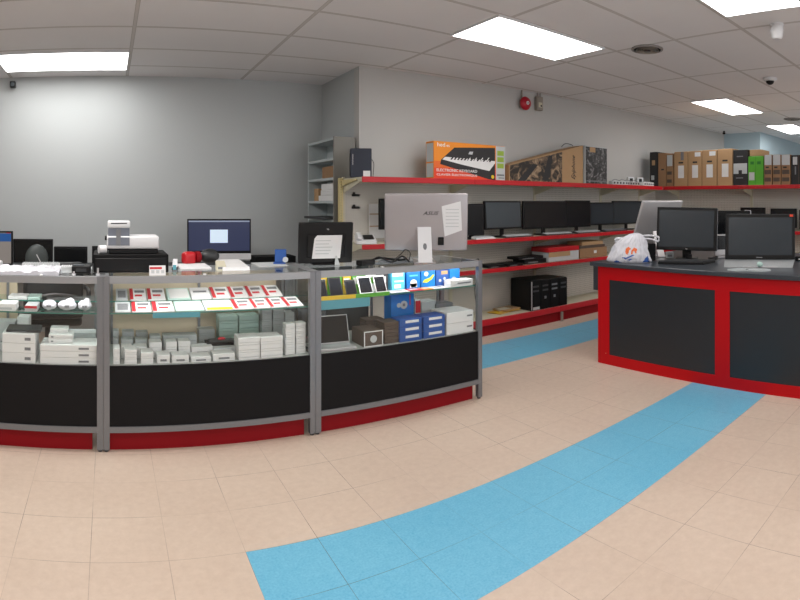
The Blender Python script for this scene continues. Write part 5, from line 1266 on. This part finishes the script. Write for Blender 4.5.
for A, Q in zip(rings, rings[1:]):
    for i in range(ns):
        f = o.faces.new((A[i], A[(i + 1) % ns], Q[(i + 1) % ns], Q[i])); cc = f.calc_center_median()
        if cc.y < 0:
            for poly, mi in PR:
                if inside(cc.x / s, cc.z / s, poly): pf[f] = mi
o.faces.new(rings[0][::-1]); o.faces.new(rings[-1])
b = B(); me = bpy.data.meshes.new('tmp')
for f, mi in pf.items(): f.material_index = mi
o.to_mesh(me); o.free(); b.bm.from_mesh(me); b.build('sack', [M['bag'], M['orangep'], M['bagblue']], t, True)
B().tube([(9 * s, 0, 24 * s), (15 * s, -0.01, 26.5 * s), (24 * s, -0.02, 26.5 * s), (29 * s, -0.02, 25 * s), (28.5 * s, -0.02, 21 * s), (24 * s, -0.02, 22.5 * s), (17 * s, -0.01, 23.5 * s), (9 * s, 0, 21 * s)], 0.008, n=8).build('handle', M['bag'], t, True)
B().tube([(-2 * s, 0, 24 * s), (-8 * s, -0.01, 23.5 * s), (-13 * s, -0.015, 23.5 * s), (-13.5 * s, -0.015, 20.5 * s), (-9 * s, -0.01, 19.5 * s), (-4 * s, 0, 20 * s)], 0.012, n=8).build('handle', M['bag'], t, True)
# dark box behind the bag
u, v = rc(652, 258)
plain_box('speaker_box', 'dark box behind the plastic bag on the red counter', 'box', 4.02, 4.13, 2.76, 2.86, RZ, RZ + 0.15, M['blackm'])

# large white monitor seen from behind
dd = 5.35; u, v = dd * sin(ang(655)), dd * cos(ang(655))
t = thing('desktop_computer', 'tilted silver all-in-one computer seen from behind beyond the plastic bag', 'computer', (u, v, RZ), -ang(655) + 0.70)
R_ = Matrix.Translation((0.0, 0.06, 0.12)) @ Matrix.Rotation(0.40, 4, 'X')
B().box(-0.25, 0.25, -0.02, 0.01, 0, 0.45, bev=0.012, seg=3, M4=R_).build('back_shell', M['silver'], t, True)
B().box(-0.24, 0.24, 0.0105, 0.0125, 0.01, 0.44, M4=R_).build('screen', M['screen2'], t)
B().prism([(-0.10, 0.008), (-0.07, 0.008), (0.02, 0.26), (-0.005, 0.26)], -0.04, 0.04, axis='x').build('stand_leg', M['silver'], t)
B().box(-0.1, 0.1, -0.12, 0.1, 0, 0.008, bev=0.003).build('foot', M['silver'], t)
# centre black monitor with a keyboard tablet in front
u, v = 4.38, 2.42
dd = hypot(u, v)
a_ = ang(686.5)
u, v = dd * sin(a_), dd * cos(a_)
w_ = 60.5 / F * dd; h_ = 43 / F * dd
zb = C - (250.5 - HZ) / F * dd - RZ
t = thing('monitor', 'black touch monitor with thick base in the middle of the red counter', 'monitor', (u, v, RZ), -a_ - 0.06)
R_ = Matrix.Translation((0, 0, zb)) @ Matrix.Rotation(-0.08, 4, 'X') @ Matrix.Rotation(0.02, 4, 'Y')
B().box(-w_ / 2, w_ / 2, -0.02, 0.025, 0, h_, bev=0.005, seg=2, M4=R_).build('housing', M['black'], t)
B().box(-w_ / 2 + 0.022, w_ / 2 - 0.03, -0.0215, -0.02, 0.03, h_ - 0.026, M4=R_).build('screen', M['screeng2'] if 'screeng2' in M else M['screen'], t)
B().box(w_ / 2 - 0.004, w_ / 2 + 0.004, -0.016, 0.02, 0.005, h_ - 0.005, M4=R_).build('side_trim', M['ink'], t)
text(t, 'logo', 'hp', (0, 0, 0), 0.016, 0.012, M['silver']).matrix_local = R_ @ Matrix.Translation((0, -0.0205, 0.014))
B().box(-0.04, 0.04, 0.03, 0.06, 0.01, zb + 0.2, bev=0.004).build('neck', M['black'], t)
B().box(-0.10, 0.10, 0.0, 0.14, 0, 0.016, bev=0.005, seg=2).build('base', M['black'], t)
B().cyl((0.02, 0.0, 0.016), (0.02, 0.0, 0.05), 0.03, n=16).build('hinge', M['black'], t)
u, v = rc(685, 263.5)
t = thing('laptop_computer', 'closed black laptop lying before the middle monitor on the red counter', 'laptop', (u + 0.0, v - 0.01, RZ), -ang(685) - 0.0)
B().prism([(-0.235, -0.05), (0.14, -0.10), (0.25, 0.07), (-0.12, 0.10)], 0, 0.018, axis='z').build('base', M['black'], t)
B().prism([(-0.23, -0.048), (0.138, -0.096), (0.245, 0.068), (-0.12, 0.096)], 0.0182, 0.03, axis='z').build('lid', M['dark'], t)
B().box(0.02, 0.14, -0.04, 0.03, 0.0, 0.001, M4=Matrix.Translation((0, 0, 0.0301))).build('touchpad', M['dark'], t)
u, v = rc(671, 259)
t = thing('plug_adapter', 'small grey power plug before the middle monitor', 'plug', (u + 0.06, v + 0.05, RZ), -ang(671))
B().box(-0.035, 0.035, -0.02, 0.02, 0, 0.06, bev=0.005).build('body', M['cardg'], t)
B().box(-0.02, 0.02, -0.022, -0.02, 0.015, 0.035).build('pins', M['ink'], t)
u, v = rc(715, 261)
t = thing('cable_coil', 'small coil of black cable between the two monitors on the red counter', 'cable', (u, v + 0.02, RZ), 0)
B().tube([(0.05 * cos(k * 0.9), 0.04 * sin(k * 0.9), 0.006 + 0.0022 * k) for k in range(15)], 0.006).build('loops', M['black'], t)
# monitor behind, between the two
dd = 5.6; a_ = ang(733); u, v = dd * sin(a_), dd * cos(a_)
t = monitor('monitor', 'black monitor with a silver edge behind the two front monitors', (u - 0.1, v - 0.05, RZ), -a_ - 0.25, 0.36, 0.30, 0.135, group=None, tilt=0.05, thick_back=False)
B().tube([(0.12, -0.017, 0.437), (0.178, -0.017, 0.437), (0.184, -0.017, 0.38)], 0.004, smooth=False).build('edge_trim', M['silver'], t)
t = thing('tablet_computer', 'small silver framed tablet standing between the counter monitors', 'tablet', (dd * 0.93 * sin(ang(722)), dd * 0.93 * cos(ang(722)), RZ), -a_ + 0.3)
R_ = Matrix.Translation((0, 0, 0.02)) @ Matrix.Rotation(-0.12, 4, 'X')
B().box(-0.07, 0.07, 0, 0.014, 0, 0.2, bev=0.01, seg=2, M4=R_).build('frame', M['silver'], t)
B().box(-0.052, 0.058, -0.001, 0, 0.055, 0.185, M4=R_).build('screen', M['screen2'], t)
B().box(-0.07, 0.07, -0.05, 0.06, 0, 0.018, bev=0.005).build('base', M['silver'], t)

# right front all-in-one with grey base
dd = 4.42; a_ = ang(760); u, v = dd * sin(a_), dd * cos(a_)
t = thing('desktop_computer', 'black all-in-one with a grey base and red sticker on the counter', 'computer', (u, v, RZ), -a_ - 0.05)
w_ = 70 / F * dd; h_ = 45.5 / F * dd; zb = C - (259.5 - HZ) / F * dd - RZ
R_ = Matrix.Translation((0, 0, zb)) @ Matrix.Rotation(-0.10, 4, 'X')
B().box(-w_ / 2, w_ / 2, -0.02, 0.03, 0, h_, bev=0.005, seg=2, M4=R_).build('housing', M['black'], t)
B().box(-w_ / 2 + 0.028, w_ / 2 - 0.022, -0.0215, -0.02, 0.034, h_ - 0.028, M4=R_).build('screen', M['screen'], t)
B().box(w_ / 2 - 0.042, w_ / 2 - 0.016, -0.0225, -0.0205, h_ - 0.022, h_ - 0.004, M4=R_).build('red_sticker', M['orred'], t)
B().box(-0.028, 0.02, -0.0225, -0.0205, 0.012, 0.02, M4=R_).build('logo_plate', M['ink'], t)
B().prism([(-w_ / 2 - 0.01, 0.0), (w_ / 2 - 0.02, 0.0), (w_ / 2 + 0.0, zb + 0.004), (-w_ / 2 + 0.0, zb + 0.03)], 0.0, 0.03).build('speaker_bar', M['cardg'], t)
B().box(-0.14, 0.14, -0.03, 0.1, 0.0, 0.008, bev=0.003).build('base', M['silver'], t)
b = B(); b.ball((0.0, -0.045, 0.03), 0.025, 0.015, 0.022, sub=2); b.build('clear_plug', M['mint'], t, True)
u, v = rc(753, 271)
t = thing('docking_plate', 'flat grey notched plate lying before the right computer on the counter', 'plate', (u + 0.015, v + 0.03, RZ), -ang(753) - 0.1)
B().prism([(-0.17, -0.02), (-0.10, -0.06), (-0.02, -0.045), (0.03, -0.062), (0.10, -0.058), (0.155, -0.015), (0.12, 0.05), (-0.1, 0.05)], 0, 0.012, axis='z').build('plate', M['shelfw'], t)
B().box(-0.03, -0.01, -0.04, -0.02, 0.0121, 0.014).build('mark', M['dark'], t)
u, v = rc(797, 262)
t = thing('power_adapter', 'tiny black adapter with white marks at the right edge of the counter', 'power adapter', (u + 0.1, v, RZ), -ang(797))
B().box(-0.05, 0.06, -0.03, 0.03, 0, 0.04, bev=0.006).build('brick', M['black'], t)
B().box(-0.02, 0.0, -0.0315, -0.03, 0.012, 0.024).build('mark', M['card'], t)
